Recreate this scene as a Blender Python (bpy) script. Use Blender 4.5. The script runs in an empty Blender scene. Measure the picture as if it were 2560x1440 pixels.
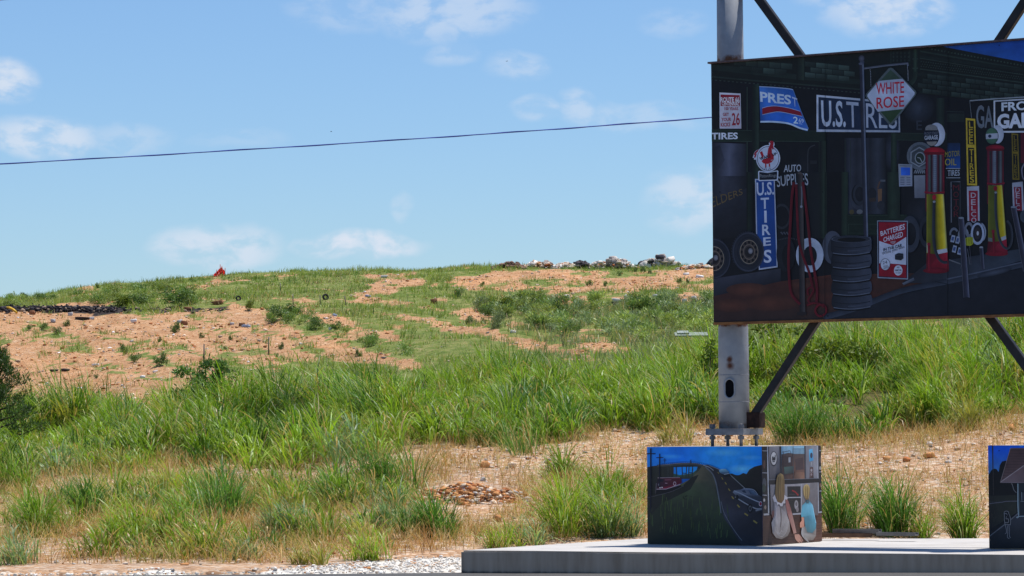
import bpy, bmesh, math, random
import numpy as np
from mathutils import Vector, Matrix, Euler
from mathutils.geometry import tessellate_polygon

random.seed(7)
RNG = np.random.default_rng(11)
scene = bpy.context.scene
COL = scene.collection
R = math.radians

# ------------------------------------------------------------------ camera
EYE = 1.65
FPX = 8000.0                       # focal length in photograph pixels (2560 wide)
cam_d = bpy.data.cameras.new('camera')
cam = bpy.data.objects.new('camera', cam_d)
COL.objects.link(cam)
cam_d.sensor_width = 36.0
cam_d.lens = 36.0 * FPX / 2560.0
cam_d.clip_start = 0.5
cam_d.clip_end = 9000.0
ROT = Matrix.Rotation(R(90 + 2.535), 3, 'X') @ Matrix.Rotation(R(-0.43), 3, 'Z')
cam.matrix_world = Matrix.Translation((0, 0, EYE)) @ ROT.to_4x4()
scene.camera = cam
RN = np.array(ROT)

def ray(px, py):
    d = ROT @ Vector(((px - 1280) / FPX, (720 - py) / FPX, -1.0))
    return d

def project(P):
    """world points (N,3) -> photo pixels"""
    P = np.asarray(P, float).reshape(-1, 3) - np.array([0, 0, EYE])
    c = P @ RN                      # R^T p
    w = np.where(c[:, 2] < -0.01, -c[:, 2], 0.01)
    return 1280 + FPX * c[:, 0] / w, 720 - FPX * c[:, 1] / w

def at_depth(px, py, y):
    d = ray(px, py)
    return Vector((0, 0, EYE)) + d * (y / d.y)

def at_z(px, py, z):
    d = ray(px, py)
    return Vector((0, 0, EYE)) + d * ((z - EYE) / d.z)

def lin(c):
    c = c / 255.0
    return c / 12.92 if c <= 0.04045 else ((c + 0.055) / 1.055) ** 2.4

def srgb(r, g, b, k=1.0):
    return tuple(min(0.92, lin(v) * k) for v in (r, g, b))

# ------------------------------------------------------------------ tagging
def tag(o, label=None, cat=None, group=None, kind=None):
    if label: o['label'] = label
    if cat: o['category'] = cat
    if group: o['group'] = group
    if kind: o['kind'] = kind
    return o

def empty(name, loc=(0, 0, 0), rz=0.0):
    o = bpy.data.objects.new(name, None)
    o.location = loc
    o.rotation_euler = (0, 0, rz)
    o.empty_display_size = 0.2
    COL.objects.link(o)
    return o

def link_mesh(name, me, parent=None):
    o = bpy.data.objects.new(name, me)
    COL.objects.link(o)
    if parent is not None:
        o.parent = parent
    return o

def bm_obj(name, bm, mats, parent=None, smooth=False):
    me = bpy.data.meshes.new(name)
    bmesh.ops.recalc_face_normals(bm, faces=bm.faces[:])
    bm.to_mesh(me); bm.free()
    for m in (mats if isinstance(mats, (list, tuple)) else [mats]):
        me.materials.append(m)
    if smooth:
        for p in me.polygons: p.use_smooth = True
    return link_mesh(name, me, parent)

def np_mesh(name, verts, faces, cols=None, mat=None, smooth=False):
    """faces: (M,k) array ; cols (N,3) per vertex"""
    me = bpy.data.meshes.new(name)
    verts = np.asarray(verts, np.float32); faces = np.asarray(faces, np.int32)
    n, (m, k) = len(verts), faces.shape
    me.vertices.add(n); me.vertices.foreach_set('co', verts.ravel())
    me.loops.add(m * k); me.loops.foreach_set('vertex_index', faces.ravel())
    me.polygons.add(m)
    me.polygons.foreach_set('loop_start', np.arange(0, m * k, k, dtype=np.int32))
    me.polygons.foreach_set('loop_total', np.full(m, k, np.int32))
    if smooth:
        me.polygons.foreach_set('use_smooth', np.ones(m, bool))
    me.update(calc_edges=True)
    if cols is not None:
        a = me.color_attributes.new('Col', 'FLOAT_COLOR', 'POINT')
        c = np.ones((n, 4), np.float32); c[:, :3] = cols
        a.data.foreach_set('color', c.ravel())
    if mat: me.materials.append(mat)
    return me

def box(bm, c, s, M=None, bev=0.0):
    """box of full sizes s centred at c, optional 3x3 rotation M about c"""
    r = bmesh.ops.create_cube(bm, size=1.0)
    vs = r['verts']
    T = Matrix.Translation(c) @ (M.to_4x4() if M else Matrix()) @ Matrix.Diagonal((s[0], s[1], s[2], 1))
    bmesh.ops.transform(bm, matrix=T, verts=vs)
    if bev > 0:
        es = list({e for v in vs for e in v.link_edges})
        bmesh.ops.bevel(bm, geom=es, offset=bev, segments=2, affect='EDGES')
    return vs

def tube(bm, pts, rad, seg=12, cap=True):
    rads = rad if isinstance(rad, (list, tuple)) else [rad] * len(pts)
    pts = [Vector(p) for p in pts]
    rings = []
    up = Vector((0, 0, 1))
    for i, p in enumerate(pts):
        t = (pts[min(i + 1, len(pts) - 1)] - pts[max(i - 1, 0)]).normalized()
        ref = up if abs(t.z) < 0.9 else Vector((1, 0, 0))
        a = t.cross(ref).normalized(); b = t.cross(a).normalized()
        rings.append([bm.verts.new(p + rads[i] * (math.cos(2 * math.pi * k / seg) * a + math.sin(2 * math.pi * k / seg) * b)) for k in range(seg)])
    for i in range(len(rings) - 1):
        for k in range(seg):
            f = bm.faces.new((rings[i][k], rings[i][(k + 1) % seg], rings[i + 1][(k + 1) % seg], rings[i + 1][k]))
            f.smooth = True
    if cap:
        bm.faces.new(rings[0]); bm.faces.new(rings[-1])

# ------------------------------------------------------------------ noise
def _hash(ix, iy, seed):
    n = (ix.astype(np.int64) * 374761393 + iy.astype(np.int64) * 668265263 + seed * 1442695041) & 0x7fffffff
    n = ((n ^ (n >> 13)) * 1274126177) & 0x7fffffff
    n = (n ^ (n >> 16)) & 0xffff
    return n / 65535.0

def vnoise(x, y, seed=0):
    x = np.asarray(x, float); y = np.asarray(y, float)
    ix, iy = np.floor(x), np.floor(y)
    fx, fy = x - ix, y - iy
    fx = fx * fx * (3 - 2 * fx); fy = fy * fy * (3 - 2 * fy)
    a = _hash(ix, iy, seed); b = _hash(ix + 1, iy, seed)
    c = _hash(ix, iy + 1, seed); d = _hash(ix + 1, iy + 1, seed)
    return (a * (1 - fx) + b * fx) * (1 - fy) + (c * (1 - fx) + d * fx) * fy

def fbm(x, y, seed=0, oct=4):
    s, a, t = 0.0, 0.5, 0.0
    for i in range(oct):
        s = s + a * vnoise(x * 2 ** i, y * 2 ** i, seed + i * 17); t += a; a *= 0.5
    return s / t

def sstep(a, b, x):
    t = np.clip((x - a) / (b - a), 0, 1)
    return t * t * (3 - 2 * t)

# ------------------------------------------------------------------ material helpers
class NT:
    def __init__(self, name):
        self.m = bpy.data.materials.new(name); self.m.use_nodes = True
        self.t = self.m.node_tree; self.t.nodes.clear()
        self.out = self.n('ShaderNodeOutputMaterial')
    def n(self, typ, **kw):
        nd = self.t.nodes.new(typ)
        for k, v in kw.items(): setattr(nd, k, v)
        return nd
    def l(self, a, b): self.t.links.new(a, b)
    def math(self, op, a, b=None, clamp=False):
        nd = self.n('ShaderNodeMath', operation=op); nd.use_clamp = clamp
        for i, v in enumerate((a, b)):
            if v is None: continue
            if isinstance(v, (int, float)): nd.inputs[i].default_value = v
            else: self.l(v, nd.inputs[i])
        return nd.outputs[0]
    def noise(self, vec, scale, detail=4, rough=0.55):
        nd = self.n('ShaderNodeTexNoise')
        nd.inputs['Scale'].default_value = scale; nd.inputs['Detail'].default_value = detail
        nd.inputs['Roughness'].default_value = rough
        self.l(vec, nd.inputs['Vector'])
        return nd.outputs['Fac']
    def ramp(self, fac, stops):
        nd = self.n('ShaderNodeValToRGB'); cr = nd.color_ramp
        while len(cr.elements) < len(stops): cr.elements.new(0.5)
        for e, (p, c) in zip(cr.elements, stops):
            e.position = p; e.color = (*c, 1) if len(c) == 3 else c
        self.l(fac, nd.inputs[0]); return nd.outputs[0]
    def mix(self, fac, a, b, blend='MIX'):
        nd = self.n('ShaderNodeMix', data_type='RGBA', blend_type=blend)
        for sock, v in ((nd.inputs[0], fac), (nd.inputs[6], a), (nd.inputs[7], b)):
            if isinstance(v, (int, float)): sock.default_value = v
            elif isinstance(v, tuple): sock.default_value = (*v, 1) if len(v) == 3 else v
            else: self.l(v, sock)
        return nd.outputs[2]
    def maprange(self, v, a, b, c=0.0, d=1.0):
        nd = self.n('ShaderNodeMapRange'); nd.interpolation_type = 'SMOOTHSTEP'
        self.l(v, nd.inputs[0])
        for i, x in zip((1, 2, 3, 4), (a, b, c, d)): nd.inputs[i].default_value = x
        return nd.outputs[0]
    def principled(self, col, rough=0.7, spec=0.3, metal=0.0, normal=None):
        p = self.n('ShaderNodeBsdfPrincipled')
        if isinstance(col, tuple): p.inputs['Base Color'].default_value = (*col, 1)
        else: self.l(col, p.inputs['Base Color'])
        if isinstance(rough, (int, float)): p.inputs['Roughness'].default_value = rough
        else: self.l(rough, p.inputs['Roughness'])
        p.inputs['Specular IOR Level'].default_value = spec
        p.inputs['Metallic'].default_value = metal
        if normal is not None: self.l(normal, p.inputs['Normal'])
        return p.outputs[0]
    def bump(self, h, strength=0.5, dist=0.02):
        b = self.n('ShaderNodeBump'); b.inputs['Strength'].default_value = strength
        b.inputs['Distance'].default_value = dist; self.l(h, b.inputs['Height'])
        return b.outputs[0]
    def done(self, sh):
        self.l(sh, self.out.inputs[0]); return self.m

def obj_coord(t): return t.n('ShaderNodeTexCoord').outputs['Object']
def pos_coord(t): return t.n('ShaderNodeNewGeometry').outputs['Position']

def mat_speckle(name, c1, c2, scale=8.0, rough=0.75, spec=0.25, bump=0.3, dist=0.01, metal=0.0, detail=6):
    t = NT(name); v = obj_coord(t)
    f = t.noise(v, scale, detail)
    c = t.ramp(f, [(0.3, c1), (0.7, c2)])
    return t.done(t.principled(c, rough, spec, metal, t.bump(f, bump, dist)))

def mat_foliage(name, trans=0.35, rough=0.45, spec=0.35):
    t = NT(name)
    a = t.n('ShaderNodeAttribute', attribute_name='Col').outputs['Color']
    p = t.principled(a, rough, spec)
    tr = t.n('ShaderNodeBsdfTranslucent'); 
    c2 = t.mix(1.0, a, (1.25, 1.2, 0.7), 'MULTIPLY'); t.l(c2, tr.inputs[0])
    mx = t.n('ShaderNodeMixShader'); mx.inputs[0].default_value = trans
    t.l(p, mx.inputs[1]); t.l(tr.outputs[0], mx.inputs[2])
    return t.done(mx.outputs[0])

def mat_attr(name, rough=0.6, spec=0.25, nscale=25.0, namp=0.25):
    """colour stored on the mesh, broken up by a fine noise"""
    t = NT(name)
    a = t.n('ShaderNodeAttribute', attribute_name='Col').outputs['Color']
    v = obj_coord(t)
    f = t.noise(v, nscale, 5)
    k = t.ramp(f, [(0.25, (1 - namp,) * 3), (0.75, (1 + namp,) * 3)])
    c = t.mix(1.0, a, k, 'MULTIPLY')
    return t.done(t.principled(c, rough, spec, 0, t.bump(f, 0.15, 0.004)))

M_GRASS = mat_foliage('tall_grass_blades', 0.36, 0.45, 0.32)
M_DRY = mat_foliage('dry_grass_stalks', 0.3, 0.6, 0.25)
M_LEAF = mat_foliage('shrub_leaves', 0.3, 0.5, 0.35)
M_STONE = mat_attr('broken_stone', 0.9, 0.15, 14.0, 0.3)
M_PAINT = mat_attr('mural_paint', 0.58, 0.30, 7.0, 0.22)
M_CHUNK = mat_attr('broken_concrete', 0.9, 0.15, 5.0, 0.25)
SKY_TINT = (0.83, 1.03, 1.28); CLOUD = (7.0, 7.7, 8.8)
# ------------------------------------------------------------------ terrain
DEPTH = np.array([30, 33, 38, 45, 52, 60, 68, 85, 100, 120, 150, 160, 170, 190, 215, 240.]) * FPX / 6600.0
TPX = np.array([-900, 0, 320, 640, 960, 1280, 1600, 1780, 2200, 2560, 3500.])
YH = lambda px: 1074 - 0.0075 * (np.asarray(px) - 1280)
TY = np.array([
 [1437,1404,1320,1250,1180,1130,1130,1125,1060, 980, 850, 835, 825, 810, 800, 806],
 [1437,1406,1312,1222,1140,1090,1100,1108,1005, 925, 785, 776, 769, 759, 751, 757],
 [1437,1404,1306,1214,1125,1070,1082,1092, 985, 910, 788, 778, 762, 733, 711, 717],
 [1437,1404,1308,1208,1110,1042,1056,1066, 975, 900, 790, 768, 746, 712, 688, 693],
 [1437,1404,1310,1203,1100,1018,1032,1042, 960, 888, 790, 762, 736, 704, 681, 686],
 [1437,1404,1315,1196,1088, 992,1008,1020, 945, 878, 790, 762, 735, 700, 669, 675],
 [1437,1404,1320,1190,1080, 966, 980, 990, 935, 872, 790, 762, 738, 702, 667, 673],
 [1437,1404,1326,1185,1070, 952, 966, 975, 930, 870, 790, 762, 736, 702, 665, 671],
 [1437,1404,1332,1170,1045, 925, 935, 945, 915, 860, 785, 760, 736, 702, 665, 671],
 [1437,1404,1332,1150,1015, 890, 900, 912, 895, 845, 785, 760, 736, 702, 665, 671],
 [1437,1404,1332,1140, 990, 850, 858, 870, 865, 835, 785, 760, 736, 702, 668, 675]], float)
# heights at the knots
TZ = EYE - (TY - YH(TPX)[:, None]) * DEPTH[None, :] / FPX

def terrain(x, y, rough=True):
    x = np.asarray(x, float); y = np.asarray(y, float)
    ys = np.maximum(y, 20.0)
    px = np.clip(1280 + FPX * x / ys, TPX[0], TPX[-1])
    i = np.clip(np.searchsorted(TPX, px) - 1, 0, len(TPX) - 2)
    fx = (px - TPX[i]) / (TPX[i + 1] - TPX[i]); fx = fx * fx * (3 - 2 * fx)
    yc = np.clip(y, DEPTH[0], DEPTH[-1])
    j = np.clip(np.searchsorted(DEPTH, yc) - 1, 0, len(DEPTH) - 2)
    fy = (yc - DEPTH[j]) / (DEPTH[j + 1] - DEPTH[j])
    z = (TZ[i, j] * (1 - fx) + TZ[i + 1, j] * fx) * (1 - fy) + (TZ[i, j + 1] * (1 - fx) + TZ[i + 1, j + 1] * fx) * fy
    far = sstep(DEPTH[-1], DEPTH[-1] + 320, y)
    z = z * (1 - far)
    side = sstep(70, 260, np.abs(x)) * sstep(40, 60, y)
    z = z * (1 - 0.8 * side)
    if rough:
        nearw = sstep(40.5, 44, y)
        farw = sstep(95, 130, y)
        ru, rv = x * .914 + y * .407, -x * .407 + y * .914
        z = z + farw * (fbm(ru * .8, rv * .07, 12, 3) - .5) * .5 * (1 - sstep(185, 215, y))
        z = z + nearw * (1 - farw) * ((fbm(x * 0.9, y * 0.9, 3) - 0.5) * 0.22)
        z = z + farw * ((fbm(x * 0.12, y * 0.12, 5) - 0.5) * 0.9 + (fbm(x * 0.6, y * 0.6, 9) - 0.5) * 0.35)
    z = np.where(y < 37.6, np.minimum(z, 0.0) - 0.05, z)
    return z

def hit(px, py, dmin=36, dmax=300):
    """first place where the sight line of a photo pixel meets the ground"""
    d = ray(px, py)
    ys = np.arange(dmin, dmax, 0.1)
    xs = ys * d.x / d.y; zs = EYE + ys * d.z / d.y
    below = zs <= terrain(xs, ys)
    k = int(np.argmax(below)) if below.any() else len(ys) - 1
    return Vector((xs[k], ys[k], float(terrain(xs[k:k+1], ys[k:k+1])[0])))

def zt(x, y): return float(terrain(np.array([x]), np.array([y]))[0])

# ------------------------------------------------------------------ cover maps (what grows where), in photograph pixels
def inside(poly, x, y):
    poly = np.asarray(poly, float)
    res = np.zeros(x.shape, bool)
    x2, y2 = np.roll(poly[:, 0], -1), np.roll(poly[:, 1], -1)
    for xa, ya, xb, yb in zip(poly[:, 0], poly[:, 1], x2, y2):
        c = (ya > y) != (yb > y)
        with np.errstate(divide='ignore', invalid='ignore'):
            xi = (xb - xa) * (y - ya) / (yb - ya) + xa
        res ^= c & (x < xi)
    return res

DIRT = [  # bare ground on the far mound
 [(-900,860),(-200,785),(0,777),(300,787),(470,778),(590,764),(680,785),(645,800),(760,830),(900,868),(1050,903),(1062,918),(1000,925),(860,905),(720,905),(650,955),(640,1050),(-900,1100)],
 [(722,763),(765,766),(860,798),(925,822),(995,838),(1000,848),(960,848),(870,822),(800,812),(745,783)],
 [(985,783),(1060,793),(1200,823),(1330,853),(1440,877),(1500,905),(1420,898),(1300,867),(1150,828),(1010,798)],
 [(1450,860),(1520,852),(1580,870),(1560,885),(1440,885)],
 [(1160,690),(1230,680),(1330,675),(1480,672),(1560,684),(1650,686),(1700,672),(1800,668),(1900,700),(1790,722),(1700,716),(1560,731),(1400,729),(1150,724),(1120,712)],
 [(935,703),(990,695),(1060,699),(1072,712),(1000,723),(930,742),(895,747),(905,725)],
 [(880,748),(940,744),(930,756),(885,758)],
 [(1130,774),(1185,770),(1235,790),(1230,812),(1180,808),(1140,795)],
 [(1365,738),(1400,733),(1470,738),(1455,757),(1400,758)],
 [(1255,738),(1310,738),(1310,748),(1260,748)],
 [(1520,744),(1590,742),(1600,752),(1530,756)],
 [(1690,736),(1740,730),(1790,742),(1790,756),(1700,756)],
 [(1260,812),(1305,806),(1300,818),(1265,820)],
 [(1350,792),(1425,786),(1420,800),(1355,803)],
 [(675,689),(735,684),(735,692),(680,695)],
 [(900,690),(1000,682),(1000,692),(905,698)],
 [(1000,678),(1045,675),(1040,684),(1005,686)],
 [(470,716),(590,694),(622,698),(540,716),(482,723)],
 [(180,737),(210,732),(212,742),(184,744)],
 [(115,762),(180,757),(272,754),(275,762),(200,767),(120,769)],
]
DARK = [[(-300,772),(0,768),(100,769),(200,765),(280,770),(330,774),(340,780),(240,786),(120,782),(60,777),(-300,783)], [(380,773),(420,772),(440,779),(390,781)], [(470,772),(560,768),(575,773),(480,777)]]
PATCH = [  # green growing inside the bare ground: (polygon, density)
 ([(55,814),(88,812),(88,824),(58,824)],.8), ([(93,813),(130,812),(128,828),(98,826)],.9), ([(130,830),(162,838),(160,848),(138,842)],.9),
 ([(168,838),(214,856),(212,866),(172,850)],.95), ([(232,824),(312,848),(308,856),(240,836)],.8), ([(330,864),(422,910),(405,918),(340,880)],.9),
 ([(322,892),(372,908),(366,916),(325,902)],.95), ([(272,926),(314,926),(312,936),(276,936)],.8), ([(412,852),(475,868),(465,876),(420,868)],.8),
 ([(170,872),(188,872),(186,879),(172,879)],.7), ([(520,800),(570,795),(600,812),(560,812)],.5), ([(600,860),(680,880),(650,900),(590,880)],.6),
 ([(530,880),(640,920),(700,905),(640,960),(570,940)],.7), ([(720,858),(760,850),(830,885),(800,890),(740,872)],.6),
 ([(680,825),(720,835),(760,850),(720,856)],.5),([(560,980),(640,960),(640,1000),(560,1010)],.5),
 ([(760,868),(860,900),(880,910),(800,905)],.6), ([(300,868),(328,862),(325,886),(298,888)],.85), ([(480,905),(560,900),(560,925),(500,925)],.45),
 ([(1300,703),(1380,697),(1480,704),(1470,716),(1330,716)],.75), ([(1190,715),(1280,708),(1290,716),(1195,722)],.55), ([(1430,676),(1480,676),(1480,690),(1440,690)],.85),
 ([(1500,682),(1640,680),(1650,690),(1530,692)],.75), ([(1700,700),(1790,695),(1790,714),(1720,712)],.7), ([(1500,706),(1530,704),(1525,716),(1500,716)],.6),
]

def far_cover(px, py):
    """(bare 0..1, dark 0..1) on the far mound with ragged edges"""
    px = px + (fbm(px / 26, py / 9, 21) - 0.5) * 60
    py = py + (fbm(px / 30, py / 12, 22) - 0.5) * 14
    px = px + (fbm(px / 7, py / 4, 23, 2) - 0.5) * 26; py = py + (fbm(px / 8, py / 3, 24, 2) - 0.5) * 9
    bare = np.zeros(px.shape)
    for p in DIRT: bare = np.where(inside(p, px, py), 1.0, bare)
    for p, d in PATCH:
        bare = np.where(inside(p, px, py), np.minimum(bare, 1 - d), bare)
    # thin growth creeping into the bare slopes, thin soil showing through the grass, both drawn out down the slope
    dv = py - .36 * px
    creep = sstep(.60, .68, fbm(px / 70, dv / 11, 25, 3)) * (px < 1100)
    bare = np.where(bare > 0, np.minimum(bare, 1 - .75 * creep), bare)
    thin = sstep(.585, .68, fbm(px / 110, np.where(px < 1150, py - .22 * px, py) / 8, 26, 3))
    bare = np.maximum(bare, .62 * thin * (py < 860))
    dark = np.zeros(px.shape)
    for p in DARK: dark = np.where(inside(p, px, py), 1.0, dark)
    return bare, dark

LX = [-900, 0, 120, 200, 330, 440, 600, 700, 830, 930, 1000, 1100, 1250, 1400, 1500, 1700, 1880, 1960, 2100, 2300, 2450, 2560, 3500]
LY = [1215,1205,1200,1200,1195,1172,1170,1178,1168,1150,1128,1108,1130,1118,1098, 1078, 1068, 1095, 1092, 1085, 1062, 1035, 1000]
def tall_edge(px): return np.interp(px, LX, LY)     # image row of the lower edge of the tall grass (its roots)

def gravel_edge(px): return np.interp(px, [-900, 0, 250, 400, 520, 700, 900, 1150, 1300, 3500], [1434, 1432, 1429, 1415, 1428, 1418, 1404, 1390, 1380, 1380])

# ------------------------------------------------------------------ ground sheet
def build_ground():
    xs = np.concatenate([[-4000, -1500, -600, -300, -180, -120, -90], np.arange(-72, 72.1, 0.45), [90, 120, 180, 300, 600, 1500, 4000]])
    ys = np.concatenate([[-600, -150, -40, 0, 20, 30, 34], np.arange(36, 74, 0.25), np.arange(74, 120, 0.9), np.arange(120, 262, 0.7), np.arange(262, 300, 3), [310, 330, 360, 400, 500, 700, 1200, 2500, 6000]])
    X, Y = np.meshgrid(xs, ys)
    Z = terrain(X.ravel(), Y.ravel())
    P = np.stack([X.ravel(), Y.ravel(), Z], 1)
    w, h = len(xs), len(ys)
    idx = np.arange(w * h).reshape(h, w)
    F = np.stack([idx[:-1, :-1].ravel(), idx[:-1, 1:].ravel(), idx[1:, 1:].ravel(), idx[1:, :-1].ravel()], 1)
    px, py = project(P)
    yy = P[:, 1]
    bare, dark = far_cover(px, py)
    far = sstep(90, 105, yy)
    green = far * (1 - bare)
    # near bank: under the tall grass the soil is dark thatch; below it stony dry soil; white gravel by the road
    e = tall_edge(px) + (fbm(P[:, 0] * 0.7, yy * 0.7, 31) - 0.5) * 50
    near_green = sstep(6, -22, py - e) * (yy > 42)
    ge = gravel_edge(px) + (fbm(P[:, 0] * 0.8, yy * 0.8, 41) - 0.5) * 26
    grav = sstep(-4, 8, py - ge) * (yy < 44) * (yy > 30)
    c = np.zeros((len(P), 3))
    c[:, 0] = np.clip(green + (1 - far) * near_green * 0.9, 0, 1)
    c[:, 1] = grav
    c[:, 2] = dark * far
    me = np_mesh('ground', P, F, c, M_GROUND, True)
    o = link_mesh('ground', me)
    tag(o, kind='structure', label='stony orange soil bank and far mound with green cover')
    return o

def mat_ground():
    t = NT('stony_soil')
    p = pos_coord(t)
    at = t.n('ShaderNodeAttribute', attribute_name='Col').outputs['Color']
    sep = t.n('ShaderNodeSeparateColor'); t.l(at, sep.inputs[0])
    def vor(scale, feat='F1'):
        v = t.n('ShaderNodeTexVoronoi'); v.feature = feat
        v.inputs['Scale'].default_value = scale; t.l(p, v.inputs['Vector']); return v
    v1, v2 = vor(11.0), vor(6.0)
    sx = t.n('ShaderNodeSeparateXYZ'); t.l(p, sx.inputs[0])
    farf = t.maprange(sx.outputs[1], 80, 120)
    def rnd(v):
        s = t.n('ShaderNodeSeparateColor'); t.l(v.outputs['Color'], s.inputs[0]); return s.outputs[0]
    r = t.n('ShaderNodeMix', data_type='FLOAT'); fst = t.math('ADD', t.math('MULTIPLY', rnd(v2), .45), t.math('SUBTRACT', t.math('MULTIPLY', t.maprange(t.noise(p, 1.9, 10, .78), .28, .72), .62), .10)); t.l(farf, r.inputs[0]); t.l(rnd(v1), r.inputs[2]); t.l(fst, r.inputs[3])
    stones = t.ramp(r.outputs[0], [(0.0, (0.18, 0.085, 0.04)), (0.15, (0.42, 0.20, 0.085)), (0.45, (0.54, 0.30, 0.155)), (0.7, (0.62, 0.40, 0.235)), (0.86, (0.62, 0.50, 0.38)), (1.0, (0.70, 0.64, 0.56))])
    big = t.noise(p, 0.16, 5)
    tint = t.ramp(big, [(0.3, (0.78, 0.72, 0.70)), (0.5, (1.0, 1.0, 1.0)), (0.72, (1.12, 0.98, 0.86))])
    dirt = t.mix(1.0, stones, tint, 'MULTIPLY')
    fine = t.noise(p, 5.0, 8, 0.7)
    soil = t.ramp(fine, [(0.3, (0.24, 0.135, 0.07)), (0.7, (0.54, 0.35, 0.20))])
    dirt = t.mix(0.35, dirt, soil)
    rl = t.n('ShaderNodeMapping'); rl.inputs['Rotation'].default_value = (0, 0, R(24)); rl.inputs['Scale'].default_value = (1.0, 0.13, 1.0); t.l(p, rl.inputs[0])
    wash = t.math('ADD', t.math('MULTIPLY', t.noise(p, 0.55, 7, 0.7), .5), t.math('MULTIPLY', t.noise(rl.outputs[0], 1.1, 5, .6), .5))                       # damp, dusty and washed-out patches
    dirt = t.mix(1.0, dirt, t.ramp(wash, [(0.36, (0.72, 0.68, 0.66)), (0.46, (1.06, 1.04, 1.03)), (0.58, (1.20, 1.21, 1.22))]), 'MULTIPLY')
    neargrey = t.mix(0.28, dirt, t.ramp(rnd(v1), [(0.0, (0.20, 0.155, 0.115)), (0.5, (0.44, 0.36, 0.275)), (1.0, (0.66, 0.60, 0.52))]))
    dirt = t.mix(farf, neargrey, dirt)
    # green ground cover, thatch
    gn = t.noise(p, 1.3, 7, 0.7)
    farg = t.ramp(gn, [(0.28, (0.07, 0.12, 0.022)), (0.44, (0.15, 0.20, 0.045)), (0.58, (0.25, 0.26, 0.085)), (0.70, (0.38, 0.29, 0.15))])
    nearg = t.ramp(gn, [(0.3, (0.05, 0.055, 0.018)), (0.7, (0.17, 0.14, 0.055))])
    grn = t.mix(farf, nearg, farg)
    edge = t.noise(p, 2.2, 5, 0.7)
    gm = t.math('ADD', sep.outputs[0], t.math('MULTIPLY', t.math('SUBTRACT', edge, 0.5), 0.9))
    c = t.mix(t.maprange(gm, 0.35, 0.65), dirt, grn)
    # crushed white rock along the road
    v3 = vor(26.0)
    wg = t.ramp(rnd(v3), [(0.0, (0.50, 0.46, 0.40)), (0.5, (0.72, 0.68, 0.61)), (1.0, (0.85, 0.82, 0.76))])
    wm = t.math('ADD', sep.outputs[1], t.math('MULTIPLY', t.math('SUBTRACT', t.noise(p, 1.1, 6, .65), 0.56), 2.0))
    c = t.mix(t.maprange(wm, 0.4, 0.6), c, wg)
    # dark heap of asphalt millings
    dk = t.ramp(t.noise(p, 2.0, 6, 0.7), [(0.35, (0.018, 0.016, 0.018)), (0.6, (0.07, 0.055, 0.05)), (0.75, (0.22, 0.15, 0.11))])
    c = t.mix(t.maprange(sep.outputs[2], 0.35, 0.65), c, dk)
    h = t.n('ShaderNodeMix', data_type='FLOAT'); t.l(farf, h.inputs[0]); t.l(v1.outputs['Distance'], h.inputs[2]); t.l(v2.outputs['Distance'], h.inputs[3])
    hh = t.math('ADD', t.math('MULTIPLY', h.outputs[0], -1.0), fine)
    lump = t.math('MULTIPLY', t.math('MULTIPLY', t.noise(p, 1.6, 9, .72), farf), 4.5)
    return t.done(t.principled(c, 0.95, 0.1, 0, t.bump(t.math('ADD', hh, lump), 0.9, 0.09)))
M_GROUND = mat_ground()
build_ground()

# ------------------------------------------------------------------ road
def mat_road():
    t = NT('asphalt'); p = pos_coord(t)
    f = t.noise(p, 40, 4); g = t.noise(p, 0.7, 4)
    c = t.ramp(f, [(0.35, (0.045, 0.044, 0.047)), (0.7, (0.11, 0.105, 0.10))])
    c = t.mix(t.math('MULTIPLY', g, 0.5), c, (0.12, 0.115, 0.11))
    return t.done(t.principled(c, 0.9, 0.2, 0, t.bump(f, 0.5, 0.01)))
xs = np.concatenate([[-400, -150, -60], np.arange(-30, 31, 2.0), [60, 150, 400]])
ys = np.concatenate([[-60, -20, 0, 15], np.arange(26, 37, 1.0)])
X, Y = np.meshgrid(xs, ys)
X = X.ravel(); Y = Y.ravel()
edge = np.interp(X, [-400, -6, -0.6, 1.0, 400], [37.3, 37.15, 37.1, 37.1, 37.1])
Yq = np.where(Y >= 35.9, edge, Y)
Z = np.clip(0.012 * (X + 0.6), 0, 0.3) * sstep(10, 33, Yq)
w, h = len(xs), len(ys); idx = np.arange(w * h).reshape(h, w)
F = np.stack([idx[:-1, :-1].ravel(), idx[:-1, 1:].ravel(), idx[1:, 1:].ravel(), idx[1:, :-1].ravel()], 1)
tag(link_mesh('road', np_mesh('road', np.stack([X, Yq, Z], 1), F, None, mat_road(), True)), kind='structure', label='dark asphalt road in front of the concrete plinth')

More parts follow.
